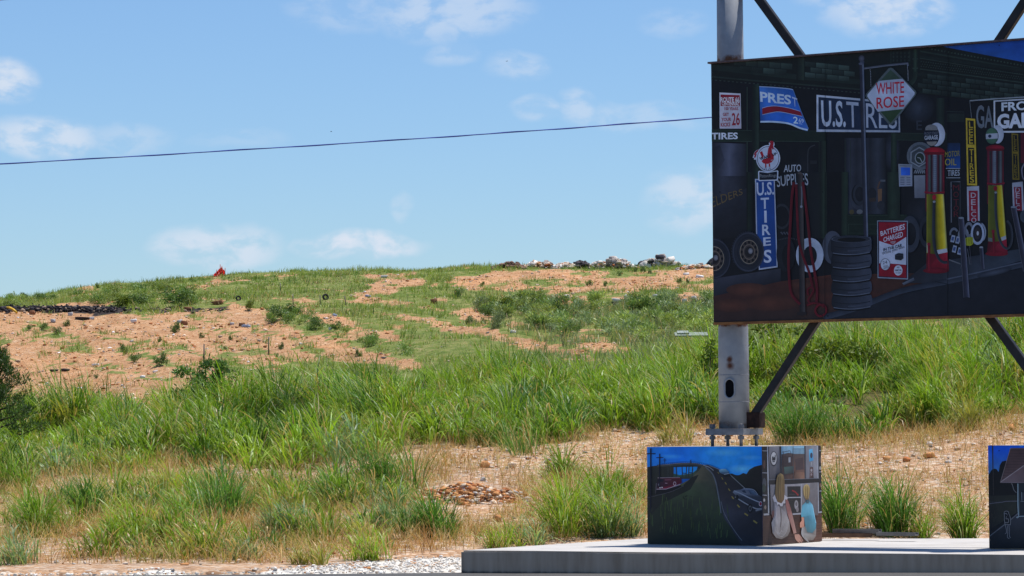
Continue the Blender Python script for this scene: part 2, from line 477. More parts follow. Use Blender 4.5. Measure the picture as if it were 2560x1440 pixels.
# ------------------------------------------------------------------ concrete plinth
ZP = 0.264
def mat_concrete():
    t = NT('cast_concrete'); p = pos_coord(t)
    f = t.noise(p, 1.6, 8, 0.65); g = t.noise(p, 60, 3)
    c = t.ramp(f, [(0.25, (0.30, 0.28, 0.26)), (0.42, (0.42, 0.40, 0.375)), (0.6, (0.47, 0.45, 0.425)), (0.8, (0.51, 0.49, 0.465))])
    sx = t.n('ShaderNodeSeparateXYZ'); t.l(p, sx.inputs[0])
    cb = t.n('ShaderNodeCombineXYZ'); t.l(t.math('MULTIPLY', sx.outputs[0], 9.0), cb.inputs[0]); t.l(sx.outputs[2], cb.inputs[2])
    st = t.noise(cb.outputs[0], 1.0, 5)
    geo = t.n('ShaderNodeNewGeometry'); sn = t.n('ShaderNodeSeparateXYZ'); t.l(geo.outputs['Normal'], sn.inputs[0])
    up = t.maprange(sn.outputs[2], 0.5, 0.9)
    face = t.ramp(st, [(0.3, (0.29, 0.225, 0.165)), (0.5, (0.38, 0.305, 0.235)), (0.7, (0.43, 0.35, 0.275))])  # vertical faces coloured browner and darker than the top, offsetting blue shade light
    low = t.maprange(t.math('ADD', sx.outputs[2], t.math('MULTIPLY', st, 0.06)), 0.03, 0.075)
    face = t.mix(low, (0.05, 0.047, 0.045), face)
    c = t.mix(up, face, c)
    return t.done(t.principled(c, 0.85, 0.25, 0, t.bump(g, 0.25, 0.004)))
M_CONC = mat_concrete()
front = [(1153,1376),(1370,1377.5),(1660,1381),(2040,1382),(2560,1387),(3000,1392)]
back = [(3000,1346),(2469,1346),(2060,1347),(1618,1345.5)]
outline = [at_z(a, b, ZP) for a, b in front + back]
outline.append(outline[0].lerp(outline[-1], 0.5))
bm = bmesh.new()
top = [bm.verts.new(v) for v in outline]
bot = [bm.verts.new((v.x, v.y, -0.2)) for v in outline]
bm.faces.new(top); bm.faces.new(bot[::-1])
n = len(top)
for i in range(n): bm.faces.new((top[i], bot[i], bot[(i + 1) % n], top[(i + 1) % n]))
bmesh.ops.bevel(bm, geom=[e for e in bm.edges if all(abs(v.co.z - ZP) < 1e-4 for v in e.verts)], offset=0.018, segments=2, affect='EDGES')
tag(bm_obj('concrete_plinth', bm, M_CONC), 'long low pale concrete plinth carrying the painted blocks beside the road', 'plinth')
# ------------------------------------------------------------------ painted panels
_tc = bpy.data.curves.new('lettering', 'FONT'); _to = bpy.data.objects.new('lettering', _tc); COL.objects.link(_to)
_tc.resolution_u = 3
_cache = {}
def glyphs(s, bold):
    k = (s, bold)
    if k not in _cache:
        _tc.body = s; _tc.offset = bold
        bpy.context.view_layer.update()
        dg = bpy.context.evaluated_depsgraph_get()
        ev = _to.evaluated_get(dg); me = ev.to_mesh()
        v = [(p.co.x, p.co.y) for p in me.vertices]; f = [tuple(q.vertices) for q in me.polygons]
        ev.to_mesh_clear()
        x0 = min(a for a, b in v); x1 = max(a for a, b in v); y0 = min(b for a, b in v); y1 = max(b for a, b in v)
        v = [((a - x0) / (x1 - x0), (b - y0) / (y1 - y0)) for a, b in v]
        _cache[k] = (v, f)
    return _cache[k]

class Face:
    """paint layer on one flat vertical face: origin O, horizontal direction U, outward normal N, extent"""
    def __init__(self, O, U, N, width, z0, z1, K=1.6, step=0.0005):
        self.O, self.U, self.N, self.w, self.z0, self.z1, self.K, self.step = Vector(O), Vector(U), Vector(N), width, z0, z1, K, step
        self.layer = 1; self.boxes = []; self.V = []; self.F = []; self.C = []
        self.conv = (0, 0, 1.0)
    def use(self, ox, oy, s): self.conv = (ox, oy, s); return self
    def P(self, x, y): return (self.conv[0] + x / self.conv[2], self.conv[1] + y / self.conv[2])
    def onface(self, px, py):
        d = ray(px, py); e = Vector((0, 0, EYE))
        t = (self.O - e).dot(self.N) / d.dot(self.N)
        q = e + d * t
        u = min(max((q - self.O).dot(self.U), 0.0), self.w); z = min(max(q.z, self.z0), self.z1)
        b = self.O + self.U * u; b = Vector((b.x, b.y, z))
        return b + self.N * (self.step * self.layer)
    def col(self, c): return srgb(*c, self.K)
    def add(self, pts, faces, cols):
        base = len(self.V)
        bx = (min(p[0] for p in pts) - .3, min(p[1] for p in pts) - .3, max(p[0] for p in pts) + .3, max(p[1] for p in pts) + .3)
        self.layer = 1 + max([l for a, b, c, d, l in self.boxes if a < bx[2] and c > bx[0] and b < bx[3] and d > bx[1]], default=0)
        self.boxes.append((*bx, self.layer))
        self.V += [self.onface(*p) for p in pts]
        self.F += [tuple(base + i for i in f) for f in faces]
        self.C += cols
    def poly(self, pts, c, grad=None):
        """grad: list of colours per point"""
        q = [self.P(*p) for p in pts]
        tri = tessellate_polygon([[Vector((a, b, 0)) for a, b in q]])
        cols = [self.col(g) for g in grad] if grad else [self.col(c)] * len(q)
        self.add(q, tri, cols)
    def hgrad(self, x0, x1, yt0, yt1, yb0, yb1, stops):
        """vertical band with colours changing from left to right; stops [(t, colour)]"""
        pts, cols, faces = [], [], []
        for t, c in stops:
            pts += [self.P(x0 + (x1 - x0) * t, yt0 + (yt1 - yt0) * t), self.P(x0 + (x1 - x0) * t, yb0 + (yb1 - yb0) * t)]
            cols += [self.col(c)] * 2
        for i in range(len(stops) - 1): faces.append((2 * i, 2 * i + 1, 2 * i + 3, 2 * i + 2))
        self.add(pts, faces, cols)
    def strip(self, tl, tr, br, bl, stops):
        pts, cols, faces = [], [], []
        for t, c in stops:
            pts += [self.P(tl[0] + (tr[0] - tl[0]) * t, tl[1] + (tr[1] - tl[1]) * t), self.P(bl[0] + (br[0] - bl[0]) * t, bl[1] + (br[1] - bl[1]) * t)]
            cols += [self.col(c)] * 2
        for i in range(len(stops) - 1): faces.append((2 * i, 2 * i + 1, 2 * i + 3, 2 * i + 2))
        self.add(pts, faces, cols)
    def line(self, pts, w, c, c2=None):
        q = [Vector(p) for p in pts]; L, Rr = [], []
        for i, p in enumerate(q):
            t = (q[min(i + 1, len(q) - 1)] - q[max(i - 1, 0)]).normalized()
            nn = Vector((-t.y, t.x)) * (w / 2)
            L.append(p + nn); Rr.append(p - nn)
        pts2 = [self.P(*v) for v in L] + [self.P(*v) for v in Rr]
        m = len(q)
        f = [(i, i + 1, m + i + 1, m + i) for i in range(m - 1)]
        self.add(pts2, f, [self.col(c)] * m + [self.col(c2 or c)] * m)
    def curve(self, pts, w, c, c2=None, n=6):
        """smooth line through the points"""
        q = [Vector(p) for p in pts]; out = []
        for i in range(len(q) - 1):
            p0, p1, p2, p3 = q[max(i - 1, 0)], q[i], q[i + 1], q[min(i + 2, len(q) - 1)]
            for k in range(n):
                t = k / n
                out.append(0.5 * ((2 * p1) + (p2 - p0) * t + (2 * p0 - 5 * p1 + 4 * p2 - p3) * t * t + (3 * p1 - p0 - 3 * p2 + p3) * t ** 3))
        out.append(q[-1]); self.line(out, w, c, c2)
    def ell(self, cx, cy, rx, ry, c, edge=None, n=28, rot=0.0, a0=0, a1=360):
        """disc; with edge colour it fades from centre to rim"""
        pts = [self.P(cx, cy)]; cr, sr = math.cos(R(rot)), math.sin(R(rot))
        for k in range(n + 1):
            a = R(a0 + (a1 - a0) * k / n); x, y = rx * math.cos(a), ry * math.sin(a)
            pts.append(self.P(cx + x * cr - y * sr, cy + x * sr + y * cr))
        f = [(0, k, k + 1) for k in range(1, n + 1)]
        self.add(pts, f, [self.col(c)] + [self.col(edge or c)] * (n + 1))
    def ring(self, cx, cy, rx, ry, w, c, n=32, a0=0, a1=360, rot=0.0):
        pts = []; cr, sr = math.cos(R(rot)), math.sin(R(rot))
        for k in range(n + 1):
            a = R(a0 + (a1 - a0) * k / n)
            for s in (0, w):
                x, y = (rx - s) * math.cos(a), (ry - s * ry / rx) * math.sin(a)
                pts.append(self.P(cx + x * cr - y * sr, cy + x * sr + y * cr))
        f = [(2 * k, 2 * k + 1, 2 * k + 3, 2 * k + 2) for k in range(n)]
        self.add(pts, f, [self.col(c)] * len(pts))
    def text(self, s, tl, tr, br, bl, c, bold=0.012, arc=0.0):
        v, f = glyphs(s, bold)
        pts = []
        for u, w in v:
            x = (tl[0] * (1 - u) + tr[0] * u) * w + (bl[0] * (1 - u) + br[0] * u) * (1 - w)
            y = (tl[1] * (1 - u) + tr[1] * u) * w + (bl[1] * (1 - u) + br[1] * u) * (1 - w)
            pts.append(self.P(x, y + arc * ((2 * u - 1) ** 2 - 1)))
        self.add(pts, f, [self.col(c)] * len(pts))
    def stack(self, letters, c, bold=0.015):
        """letters [(char, x0, x1, y0, y1)]"""
        for ch, x0, x1, y0, y1 in letters: self.text(ch, (x0, y0), (x1, y0), (x1, y1), (x0, y1), c, bold)
    def merge_into(self, bm, clay, mi):
        vs = [bm.verts.new(v) for v in self.V]
        for f in self.F:
            try: nf = bm.faces.new([vs[i] for i in f])
            except ValueError: continue
            nf.material_index = mi
            nf.normal_update()
            if nf.normal.dot(self.N) < 0: nf.normal_flip()
        for v, c in zip(vs, self.C): v[clay] = (*c, 1.0)

YAW = R(32.0)
U = Vector((math.cos(YAW), -math.sin(YAW), 0)); W = Vector((math.sin(YAW), math.cos(YAW), 0)); NF = -W
F0 = at_z(1907, 1365, ZP)                       # near corner of the first block
BS, ZB = 1.55, 1.43
BLOCK_C = F0 - U * BS / 2 + W * BS / 2; BLOCK_C.z = 0
PITCH = 4.42                                    # pole to pole

def face_bm(faces, mats, base):
    """mesh of paint faces over base bmesh"""
    bm = base
    clay = bm.verts.layers.float_color.new('Col')
    for v in bm.verts: v[clay] = (*srgb(24, 25, 30, 1.6), 1)
    for fc in faces: fc.merge_into(bm, clay, 1)
    return bm

def finish(name, bm, mats, parent=None):
    me = bpy.data.meshes.new(name); bm.to_mesh(me); bm.free()
    for m in mats: me.materials.append(m)
    return link_mesh(name, me, parent)

# ---- the big mural panel
PO = BLOCK_C + NF * 0.30
d = ray(1781, 480); t = (PO - Vector((0, 0, EYE))).dot(NF) / d.dot(NF)
LE = Vector((0, 0, EYE)) + d * t
LE.z = 0
PW = 2 * (BLOCK_C - LE).dot(U) + PITCH
Z_TOP = (lambda dd: EYE + dd.z * (LE.y / dd.y))(ray(1776, 160))
Z_BOT = (lambda dd: EYE + dd.z * (LE.y / dd.y))(ray(1784, 805.5))
m = Face(LE, U, NF, PW, Z_BOT, Z_TOP, 1.45)
A = (1760, 100, 4.0); B = (2140, 100, 4.0); Cc = (1760, 430, 3.6); D = (2140, 430, 3.6); PX = (0, 0, 1.0)
K_ = (17, 18, 23); GR = (30, 44, 37); GRD = (21, 30, 27); GRL = (46, 60, 52)
# ground of the picture
m.use(*PX)
m.poly([(1700,50),(2900,50),(2900,900),(1700,900)], K_)
m.poly([(1770,150),(2900,50),(2900,225),(2560,236),(2150,222),(1770,200)], (20, 25, 23))
# storefront bays and pale window reflections
m.strip((1779,356), (1868,360), (1868,440), (1779,440), [(0,(26,27,34)),(.25,(54,57,70)),(.5,(82,86,104)),(.7,(58,61,75)),(1,(24,25,31))]); m.strip((1780,440), (1868,440), (1868,585), (1780,590), [(0,(36,38,47)),(.3,(52,55,67)),(.6,(44,46,56)),(1,(22,23,28))])
m.poly([(1779,372),(1800,362),(1812,400),(1786,440),(1779,440)], (30,31,39), [(24,25,31),(40,42,52),(58,61,74),(36,38,46),(28,29,36)]); m.poly([(1782,500),(1868,470),(1868,590),(1782,600)], (30,31,38), [(40,42,51),(34,36,44),(20,21,26),(24,25,30)])
m.ell(2296, 270, 42, 40, (48, 54, 66), K_); m.ell(2230, 380, 22, 50, (50, 55, 68), K_)
m.strip((2110,345), (2215,345), (2215,535), (2110,535), [(0,(20,22,27)),(.15,(46,49,60)),(.3,(34,36,44)),(.5,(52,55,66)),(.62,(32,34,41)),(.8,(50,54,64)),(1,(22,24,28))])
m.ell(2010, 430, 26, 80, (26, 28, 33), K_); m.ell(2300, 540, 40, 60, (36, 38, 46), K_)
# cornice on the left
m.use(*A)
m.poly([(55,245),(400,275),(930,345),(930,395),(400,335),(55,300)], (27, 37, 33))
m.poly([(1005,350),(1560,395),(1560,445),(1005,400)], (27, 37, 33))
m.line([(60,365),(480,402),(1000,445),(1560,492)], 16, (40, 52, 46), (24, 32, 29))
for k in range(36):
    x = 70 + k * 42; m.line([(x, 398 + (x - 70) * .088), (x + 20, 400 + (x - 70) * .088)], 9, (46, 56, 52))
rnd = random.Random(3)
def shingles(x0, x1, y0, slope, rows, w, h, c, g=6):
    for r_ in range(rows):
        x = x0 + (r_ % 2) * w * .5
        while x + w < x1:
            y = y0 + r_ * (h + g) + (x - x0) * slope
            k = rnd.uniform(.6, 1.15)
            m.poly([(x, y), (x + w - g, y + slope * w), (x + w - g, y + h + slope * w), (x, y + h)], c, [tuple(v * k for v in c), tuple(v * k * .8 for v in c), tuple(v * k * .55 for v in c), tuple(v * k * .7 for v in c)])
            x += w
shingles(300, 900, 195, .075, 2, 118, 56, (56, 73, 67)); shingles(1010, 1560, 215, .10, 3, 112, 48, (60, 77, 71))
m.hgrad(925, 1008, 170, 165, 395, 405, [(0, (16, 20, 19)), (.6, (34, 44, 38)), (.85, (44, 56, 46)), (1, (20, 26, 24))])
# green pilasters, transoms
m.hgrad(485, 555, 440, 445, 1440, 1440, [(0, (19, 25, 23)), (.3, GRD), (.8, (38, 52, 44)), (1, (26, 34, 30))])
m.hgrad(425, 440, 470, 470, 1440, 1440, [(0, K_), (.5, GRL), (1, K_)])
m.poly([(72,895),(488,905),(488,1015),(74,1015)], (25, 36, 28), [(30,40,32), (20,28,24), (24,34,28), (34,46,36)])
m.poly([(556,905),(1220,912),(1220,1018),(556,1015)], (23, 33, 27)); m.line([(74,1012),(480,1015)], 6, GRL); m.line([(560,1010),(1215,1018)], 6, GRL)
m.line([(72,898),(480,905)], 5, GRL); m.line([(560,905),(1215,912)], 5, (38, 50, 44))
m.text('TIRES', (75,928), (340,925), (340,992), (75,996), (190,195,205), .03)
m.hgrad(1150, 1222, 1010, 1012, 1440, 1440, [(0, (34,44,36)), (.15, K_), (.7, (34,46,38)), (1, (44,58,48))])
m.line([(1415,1000),(1415,1440)], 12, (32,40,38)); m.line([(1465,1000),(1465,1440)], 8, (40,46,46))
m.curve([(1110,1050),(1060,1075),(1040,1130),(1038,1300),(1040,1440)], 12, (44,46,50))
m.poly([(1060,1205),(1130,1205),(1130,1240),(1060,1240)], (32,34,38))
# route sign
m.poly([(155,525),(366,535),(374,886),(157,886)], (188,186,196), [(196,196,206),(190,188,198),(170,166,178),(176,172,184)])
m.poly([(166,545),(358,552),(361,662),(167,660)], (132,26,42))
m.text('ROUTE 66', (168,572), (352,570), (358,630), (168,618), (206,204,214), .03)
m.text('CENTENNIAL', (176,615), (354,622), (354,658), (182,655), (206,204,214), .025)
RD = (140,30,46)
m.text('100 YEARS', (204,670), (344,672), (344,703), (206,702), RD, .03); m.text('GET', (188,728), (250,728), (250,760), (190,760), RD, .03)
m.text('YOUR', (175,778), (272,775), (272,810), (175,815), RD, .03); m.text('KICKS', (168,828), (264,825), (262,864), (168,868), RD, .03)
m.text('26', (278,728), (358,726), (360,852), (280,856), RD, .02)
# banner
m.poly([(555,466),(700,475),(850,488),(895,502),(930,600),(980,730),(1048,885),(1035,912),(960,890),(850,842),(700,824),(565,828)], (38,92,176),
       [(60,110,180),(58,116,196),(50,100,180),(36,80,150),(34,82,160),(40,92,180),(60,100,170),(40,80,150),(34,84,170),(40,96,186),(40,100,196),(26,60,120)])
m.curve([(555,466),(700,474),(850,488),(893,500)], 9, (140,160,190)); m.curve([(893,500),(930,600),(980,730),(1046,888)], 7, (80,110,150))
m.poly([(584,684),(640,668),(720,662),(850,682),(965,716),(985,762),(900,745),(760,718),(680,726),(586,747)], (122,24,42))
m.curve([(584,682),(640,666),(720,660),(850,680),(965,714)], 5, (150,170,200)); m.curve([(586,748),(680,727),(760,719),(900,746),(985,764)], 5, (150,170,200))
m.curve([(566,818),(700,818),(850,836),(960,880),(1040,900)], 17, (170,188,215))
m.text('PRES', (562,515), (872,552), (872,648), (565,618), (178,192,216), .03); m.text('T', (880,566), (935,585), (925,668), (900,664), (150,166,196), .02)
m.text('2', (895,766), (943,768), (943,838), (895,834), (178,196,222), .02); m.text('69', (948,780), (1000,790), (1002,832), (950,826), (160,180,210), .02); m.line([(950,836),(985,842)], 5, (160,180,210))
# long sign
m.use(*PX)
m.poly([(2041.7,237),(2250,255),(2251,331),(2041.7,329.6)], (150,160,176), [(178,186,200),(120,128,142),(130,138,152),(160,168,184)])
m.poly([(2046.5,242.5),(2246,260),(2247,326),(2046.5,323.5)], (25,38,60))
m.text('U.S.', (2053,250), (2115,253), (2115,318), (2055,317), (168,178,194), .02)
m.text('TIRES', (2116,253), (2243,264), (2243,322), (2118,319), (150,158,174), .0)
# shop door and back windows
m.use(*Cc)
m.hgrad(385, 442, 0, 0, 560, 520, [(0, (14,18,17)), (.3, (24,34,29)), (1, (18,22,22))])
m.hgrad(930, 1108, 0, 0, 585, 600, [(0, (30,38,34)), (.08, (20,22,26)), (.55, (22,25,28)), (.7, (20,26,24)), (.85, (36,50,40)), (1, (24,32,28))])
m.poly([(1108,0),(1240,0),(1240,590),(1108,600)], (11,12,16))
m.hgrad(1240, 1300, 0, 0, 570, 570, [(0, (22,32,26)), (.6, (34,48,38)), (1, (28,38,32))])
m.poly([(1290,385),(1830,385),(1830,570),(1290,570)], (22,33,26)); m.line([(1300,388),(1800,388)], 5, (44,58,48))
m.line([(1302,470),(1800,470)], 5, (40,54,44)); m.line([(1302,470),(1302,560)], 5, (40,54,44)); m.line([(1302,550),(1800,552)], 4, (36,48,40))
m.ring(1395, 225, 82, 115, 26, (48,52,62)); m.ell(1395, 235, 36, 60, (18,19,24)); m.ell(1330,360,22,22,(70,62,40)); m.ell(1400,360,26,20,(86,88,92))
m.text('WELDERS', (-40,255), (345,150), (350,200), (-20,365), (92,76,48), .0)
m.ring(700, 400, 80, 115, 16, (38,40,46));
m.use(*A); m.text('AUTO', (800,1250), (972,1244), (972,1314), (798,1322), (158,164,174), .01)
m.use(*Cc); m.text('SUPPLIES', (655,45), (935,12), (942,122), (660,138), (146,152,162), .01, arc=12)
m.use(*B)
m.hgrad(350, 408, 930, 930, 1440, 1440, [(0, (20,30,24)), (.5, (38,52,42)), (1, (24,34,28))])
m.poly([(405,935),(910,935),(910,1000),(405,1000)], (24,34,29)); m.line([(410,1000),(680,1004)], 5, (42,54,48)); m.line([(440,930),(910,940)], 5, (42,54,48))
m.hgrad(805, 885, 580, 580, 900, 900, [(0, (22,28,27)), (.5, (34,46,40)), (1, (20,27,25))])
m.poly([(910,735),(1085,735),(1085,820),(910,820)], (28,36,34)); m.line([(905,715),(1085,720)], 6, (40,50,48))
m.text('E', (605,805), (660,805), (660,900), (605,900), (44,48,56), .01)
m.use(*D)
m.hgrad(285, 400, 0, 0, 420, 420, [(0, (20,30,24)), (.4, (36,50,40)), (1, (22,30,26))])
m.poly([(195,155),(235,150),(232,265),(200,270)], (100,74,54)); m.line([(195,150),(215,85)], 14, (80,60,50)); m.line([(220,78),(265,78)], 18, (70,75,82)); m.ell(225,300,34,40,(40,42,48)); m.ell(20,200,60,90,(28,30,37),K_)
m.ring(35, 200, 60, 95, 18, (40,44,52)); m.ell(35,355,26,18,(92,94,98)); m.ell(145,200,40,60,(30,31,36)); m.poly([(120,235),(180,230),(180,265),(120,268)],(48,40,36))
# cornice right
m.use(*B)
m.poly([(870,66),(1700,-20),(2600,-60),(2600,330),(1680,222),(1300,150)], (20,68,150), [(24,74,150),(20,74,170),(18,66,160),(40,90,170),(36,86,168),(30,70,130)])
for y0, y1, w_, c in ((112,292,16,(34,46,40)),(170,300,30,(23,31,28)),(290,428,12,(40,52,46)),(330,470,26,(22,30,27)),(520,640,22,(24,33,29)),(182,350,6,(44,56,50))):
    m.line([(640,y0),(1680,y1),(2560,y1+(y1-y0)*.8)], w_, c)
for r_, (ya, yb) in enumerate(((215,345),(240,375),(262,395))):
    for k in range(46):
        x = 655 + k * 24 + (r_ % 2) * 12; m.ell(x, ya + (yb - ya) * (x - 650) / 1030, 6, 6, (44,56,50), n=8)
for k in range(30):
    x = 760 + k * 33; m.ell(x, 92 + (x - 760) * .18, 9, 9, (46,60,52), n=8)
shingles(620, 1700, 330, .115, 4, 96, 44, (46,59,54))
m.poly([(350,110),(545,92),(545,260),(350,275)], (18,23,22))
for i in range(5):
    for j in range(4): m.ell(375 + i * 38, 130 + j * 38, 9, 14, (32,42,38), n=8)
m.line([(350,110),(350,275)], 6, (36,48,42)); m.line([(540,95),(540,260)], 6, (38,50,44))
m.hgrad(570, 617, 95, 92, 330, 330, [(0, (18,26,22)), (.5, (40,56,44)), (1, (20,28,24))]); m.curve([(594,320),(590,370),(572,410),(545,440)], 44, (24,34,28), (36,48,40)); m.line([(565,285),(622,282)], 14, (40,54,46)); m.line([(565,190),(622,188)], 10, (38,50,44))
# lamp post with hanging diamond sign
m.use(*PX); m.strip((2149,160), (2160.5,160), (2171.5,592), (2160,592), [(0, (30,30,40)), (.55, (44,46,58)), (.8, (96,104,122)), (1, (60,66,80))])
m.use(*B); m.ell(56,185,29,33,(84,88,104),(46,48,60)); m.ell(62,220,24,10,(60,64,78)); m.ell(56,238,27,12,(70,74,90))
m.line([(85,284),(300,255),(527,232)], 20, (96,102,114), (52,56,66)); m.line([(519,230),(523,260)], 16, (90,96,108))
for k in range(11): m.ell(145 + k * .5, 300 + k * 16, 4, 6, (120,126,136), n=6); m.ell(518 + k * .4, 262 + k * 14, 4, 6, (120,126,136), n=6)
m.poly([(330,284),(350,278),(372,284),(602,510),(609,532),(600,552),(372,840),(350,850),(325,838),(105,575),(97,556),(106,538)], (74,84,86))
dm = [(350,298),(588,522),(590,545),(350,832),(118,566),(118,548)]
m.poly(dm, (46,64,50), [(50,68,56),(52,70,58),(44,62,44),(40,62,36),(44,60,48),(48,64,52)])
m.poly([(233,410),(468,388),(590,524),(590,545),(478,690),(222,718),(118,566),(118,548)], (158,166,184), [(150,158,176),(150,158,176),(168,178,198),(160,168,188),(140,146,162),(148,154,170),(176,184,202),(176,184,202)])
m.text('WHITE', (203,432), (485,415), (486,530), (207,548), (168,30,50), .012); m.text('ROSE', (208,576), (485,556), (487,668), (210,690), (168,30,50), .012)
# garage sign
m.line([(1140,608),(1400,588),(2500,520)], 12, (128,134,140)); m.line([(1140,608),(1158,780)], 6, (90,96,100))
m.text('GA', (1203,648), (1372,662), (1375,880), (1205,885), (92,98,106), .02)
m.poly([(1378,606),(2480,540),(2480,905),(1380,928)], (176,180,188)); m.poly([(1394,618),(2470,552),(2470,890),(1396,910)], (16,18,24))
m.text('FRONT STREET', (1456,625), (2420,565), (2420,660), (1458,714), (186,192,200), .03)
m.text('GARAGE', (1414,742), (2080,700), (2080,872), (1416,888), (192,196,206), .045)
# tyre advert, posters
m.ell(640,1160,132,140,(58,64,72),(86,92,100)); m.ell(640,1160,104,112,(46,52,56),(60,66,72))
m.ring(632,1170,100,104,14,(116,122,130),6,rot=30); m.ring(640,1180,52,60,10,(118,124,132)); m.ell(640,1180,42,50,(34,44,38)); m.line([(615,1175),(640,1180),(665,1225)], 8, (130,136,142))
for k in range(5): m.curve([(580+k*22,1335),(596+k*22,1300),(600+k*22,1335)], 7, (112,118,126))
m.use(*PX)
m.poly([(2246.5,410),(2281.5,411),(2281.5,465.5),(2248.5,466.5)], (118,126,140), [(124,130,138),(116,124,138),(128,134,150),(132,138,156)])
m.poly([(2253,418.5),(2276,419),(2276,438.5),(2253.5,438.5)], (38,86,186), [(44,96,196),(36,80,176),(34,78,176),(50,104,206)])
for r_ in range(5):
    m.line([(2251.5,443.5+r_*4.4),(2262,443.5+r_*4.4)], 1.4, (66,72,86)); m.line([(2267,443.5+r_*4.4),(2277,443.7+r_*4.4)], 1.4, (66,72,86))
m.line([(2250,414.5),(2278,415)], 1.6, (80,86,98))
m.poly([(2285,438.5),(2313,438),(2313,495),(2286.5,495)], (104,108,118), [(120,124,132),(110,114,124),(84,86,96),(96,98,108)])
# oil sign
m.use(*B)
m.poly([(915,1030),(1042,1030),(1042,1283),(905,1283)], (24,62,118), [(20,34,56),(20,38,66),(28,70,136),(24,60,116)])
m.text('MOTOR', (893,1118), (1038,1104), (1036,1160), (890,1172), (136,124,44), .0); m.text('OIL', (890,1186), (1005,1186), (1005,1252), (890,1256), (148,134,48), .0)
m.line([(900,1285),(1042,1285)], 7, (140,146,154)); m.text('TIRES', (915,1302), (1037,1298), (1037,1356), (915,1362), (150,156,166), .01); m.line([(905,1378),(1042,1378)], 7, (130,136,144))
m.use(*D)
m.line([(858,455),(856,88),(940,88)], 8, (92,96,104)); m.line([(938,88),(938,410)], 5, (56,60,66))
m.stack([('M',872,930,115,165),('O',877,925,178,228),('T',878,925,245,298),('O',880,925,302,348),('R',880,928,355,405)], (82,28,36), .0)
def lee(x, y, s, dim):
    """black on yellow column sign; x,y top left in photo pixels"""
    q = lambda a, b: (x + a * s, y + b * s)
    g = tuple(v * dim for v in (172,146,44)); k = (18,18,20)
    m.use(*PX)
    m.poly([q(0,0), q(23.7,2.5), q(28.4,169), q(3.5,168)], g)
    m.poly([q(4,6), q(20,7), q(22,66.5), q(5,66)], k); m.poly([q(5.5,74), q(21,75), q(24,164), q(7.5,163.5)], k)
    yy = 9
    for ch, h in (('L',16),('E',17),('E',18)): m.text(ch, q(8,yy), q(17.5,yy), q(18.5,yy+h), q(8.5,yy+h), g, .01); yy += h + 2.2
    yy = 78
    for ch, h in (('T',15.5),('I',15.5),('R',15.5),('E',14),('S',15)):
        a = 9 + (yy - 78) * .02
        if ch == 'I': m.line([q(a+5,yy), q(a+5.2,yy+h)], 2.4*s, g)
        else: m.text(ch, q(a,yy), q(a+10.5,yy), q(a+11,yy+h), q(a+.4,yy+h), g, .01)
        yy += h + 2.0
lee(2415, 295, 1.0, 1.0); lee(2529, 333, .69, .62)
def column(o, letters, bc, fc, lc):
    m.poly(o, bc); (x0,y0),(x1,_),(x2,y2),(x3,_) = o
    m.poly([(x0+16,y0+36),(x1-12,y0+36),(x2-16,y2),(x3+16,y2)], fc); m.stack(letters, lc, .01)
m.use(*D)
column([(998,132),(1108,126),(1114,440),(1004,440)], [('D',1034,1080,186,232),('E',1036,1078,246,296),('L',1038,1078,304,346),('C',1036,1082,356,402),('O',1038,1084,410,456)], (150,152,164), (124,22,40), (158,150,160))
column([(1405,98),(1500,86),(1512,350),(1414,350)], [('D',1434,1476,140,185),('E',1438,1476,190,236),('L',1440,1474,245,290),('C',1440,1476,298,342)], (140,142,154), (108,22,38), (150,140,152))
m.use(*B); m.poly([(1650,930),(1800,910),(1800,1230),(1650,1230)], (74,18,30)); m.curve([(1690,1230),(1662,1290),(1670,1370),(1690,1400)], 12, (104,100,116))
# pavements, ledge, street
m.use(*Cc)
m.poly([(78,960),(690,868),(690,985),(80,1120)], (34,36,46), [(52,54,66),(44,46,56),(26,28,36),(28,30,38)])
m.poly([(80,1118),(690,985),(1150,925),(2200,905),(2600,1020),(1900,1130),(1150,1330),(80,1350)], (50,32,29), [(56,32,29),(64,35,29),(78,42,32),(48,31,27),(62,38,31),(74,40,31),(48,36,33),(46,32,31)])
for a, b, c_, r2 in ((400,1060,200,60),(600,1180,240,70),(250,1200,160,60),(900,1020,160,40)): m.ell(a, b, c_, r2, (80,46,36), (60,36,30))
m.use(*D)
m.poly([(420,1000),(640,820),(1500,690),(2600,500),(2600,900),(1512,830),(800,1000)], (36,40,48), [(34,34,40),(34,36,44),(44,50,60),(42,48,58),(48,54,64),(52,60,72),(40,44,54)])
m.poly([(-700,1400),(-250,1335),(400,1105),(820,1010),(1512,865),(2600,640),(2600,1400)], (24,26,34), [(26,28,36),(28,30,38),(24,26,34),(22,24,32),(26,28,36),(26,28,36),(22,23,30)])
m.curve([(-290,1310),(0,1225),(400,1075),(820,985),(1100,925),(1512,830),(2500,620)], 52, (52,58,70), (30,34,44)); m.curve([(820,965),(1100,905),(1512,810),(2500,600)], 12, (70,76,90)); m.ell(1250,905,160,26,(66,72,86),(38,42,52),rot=-13)
m.line([(715,985),(900,1025)], 8, (26,28,36))
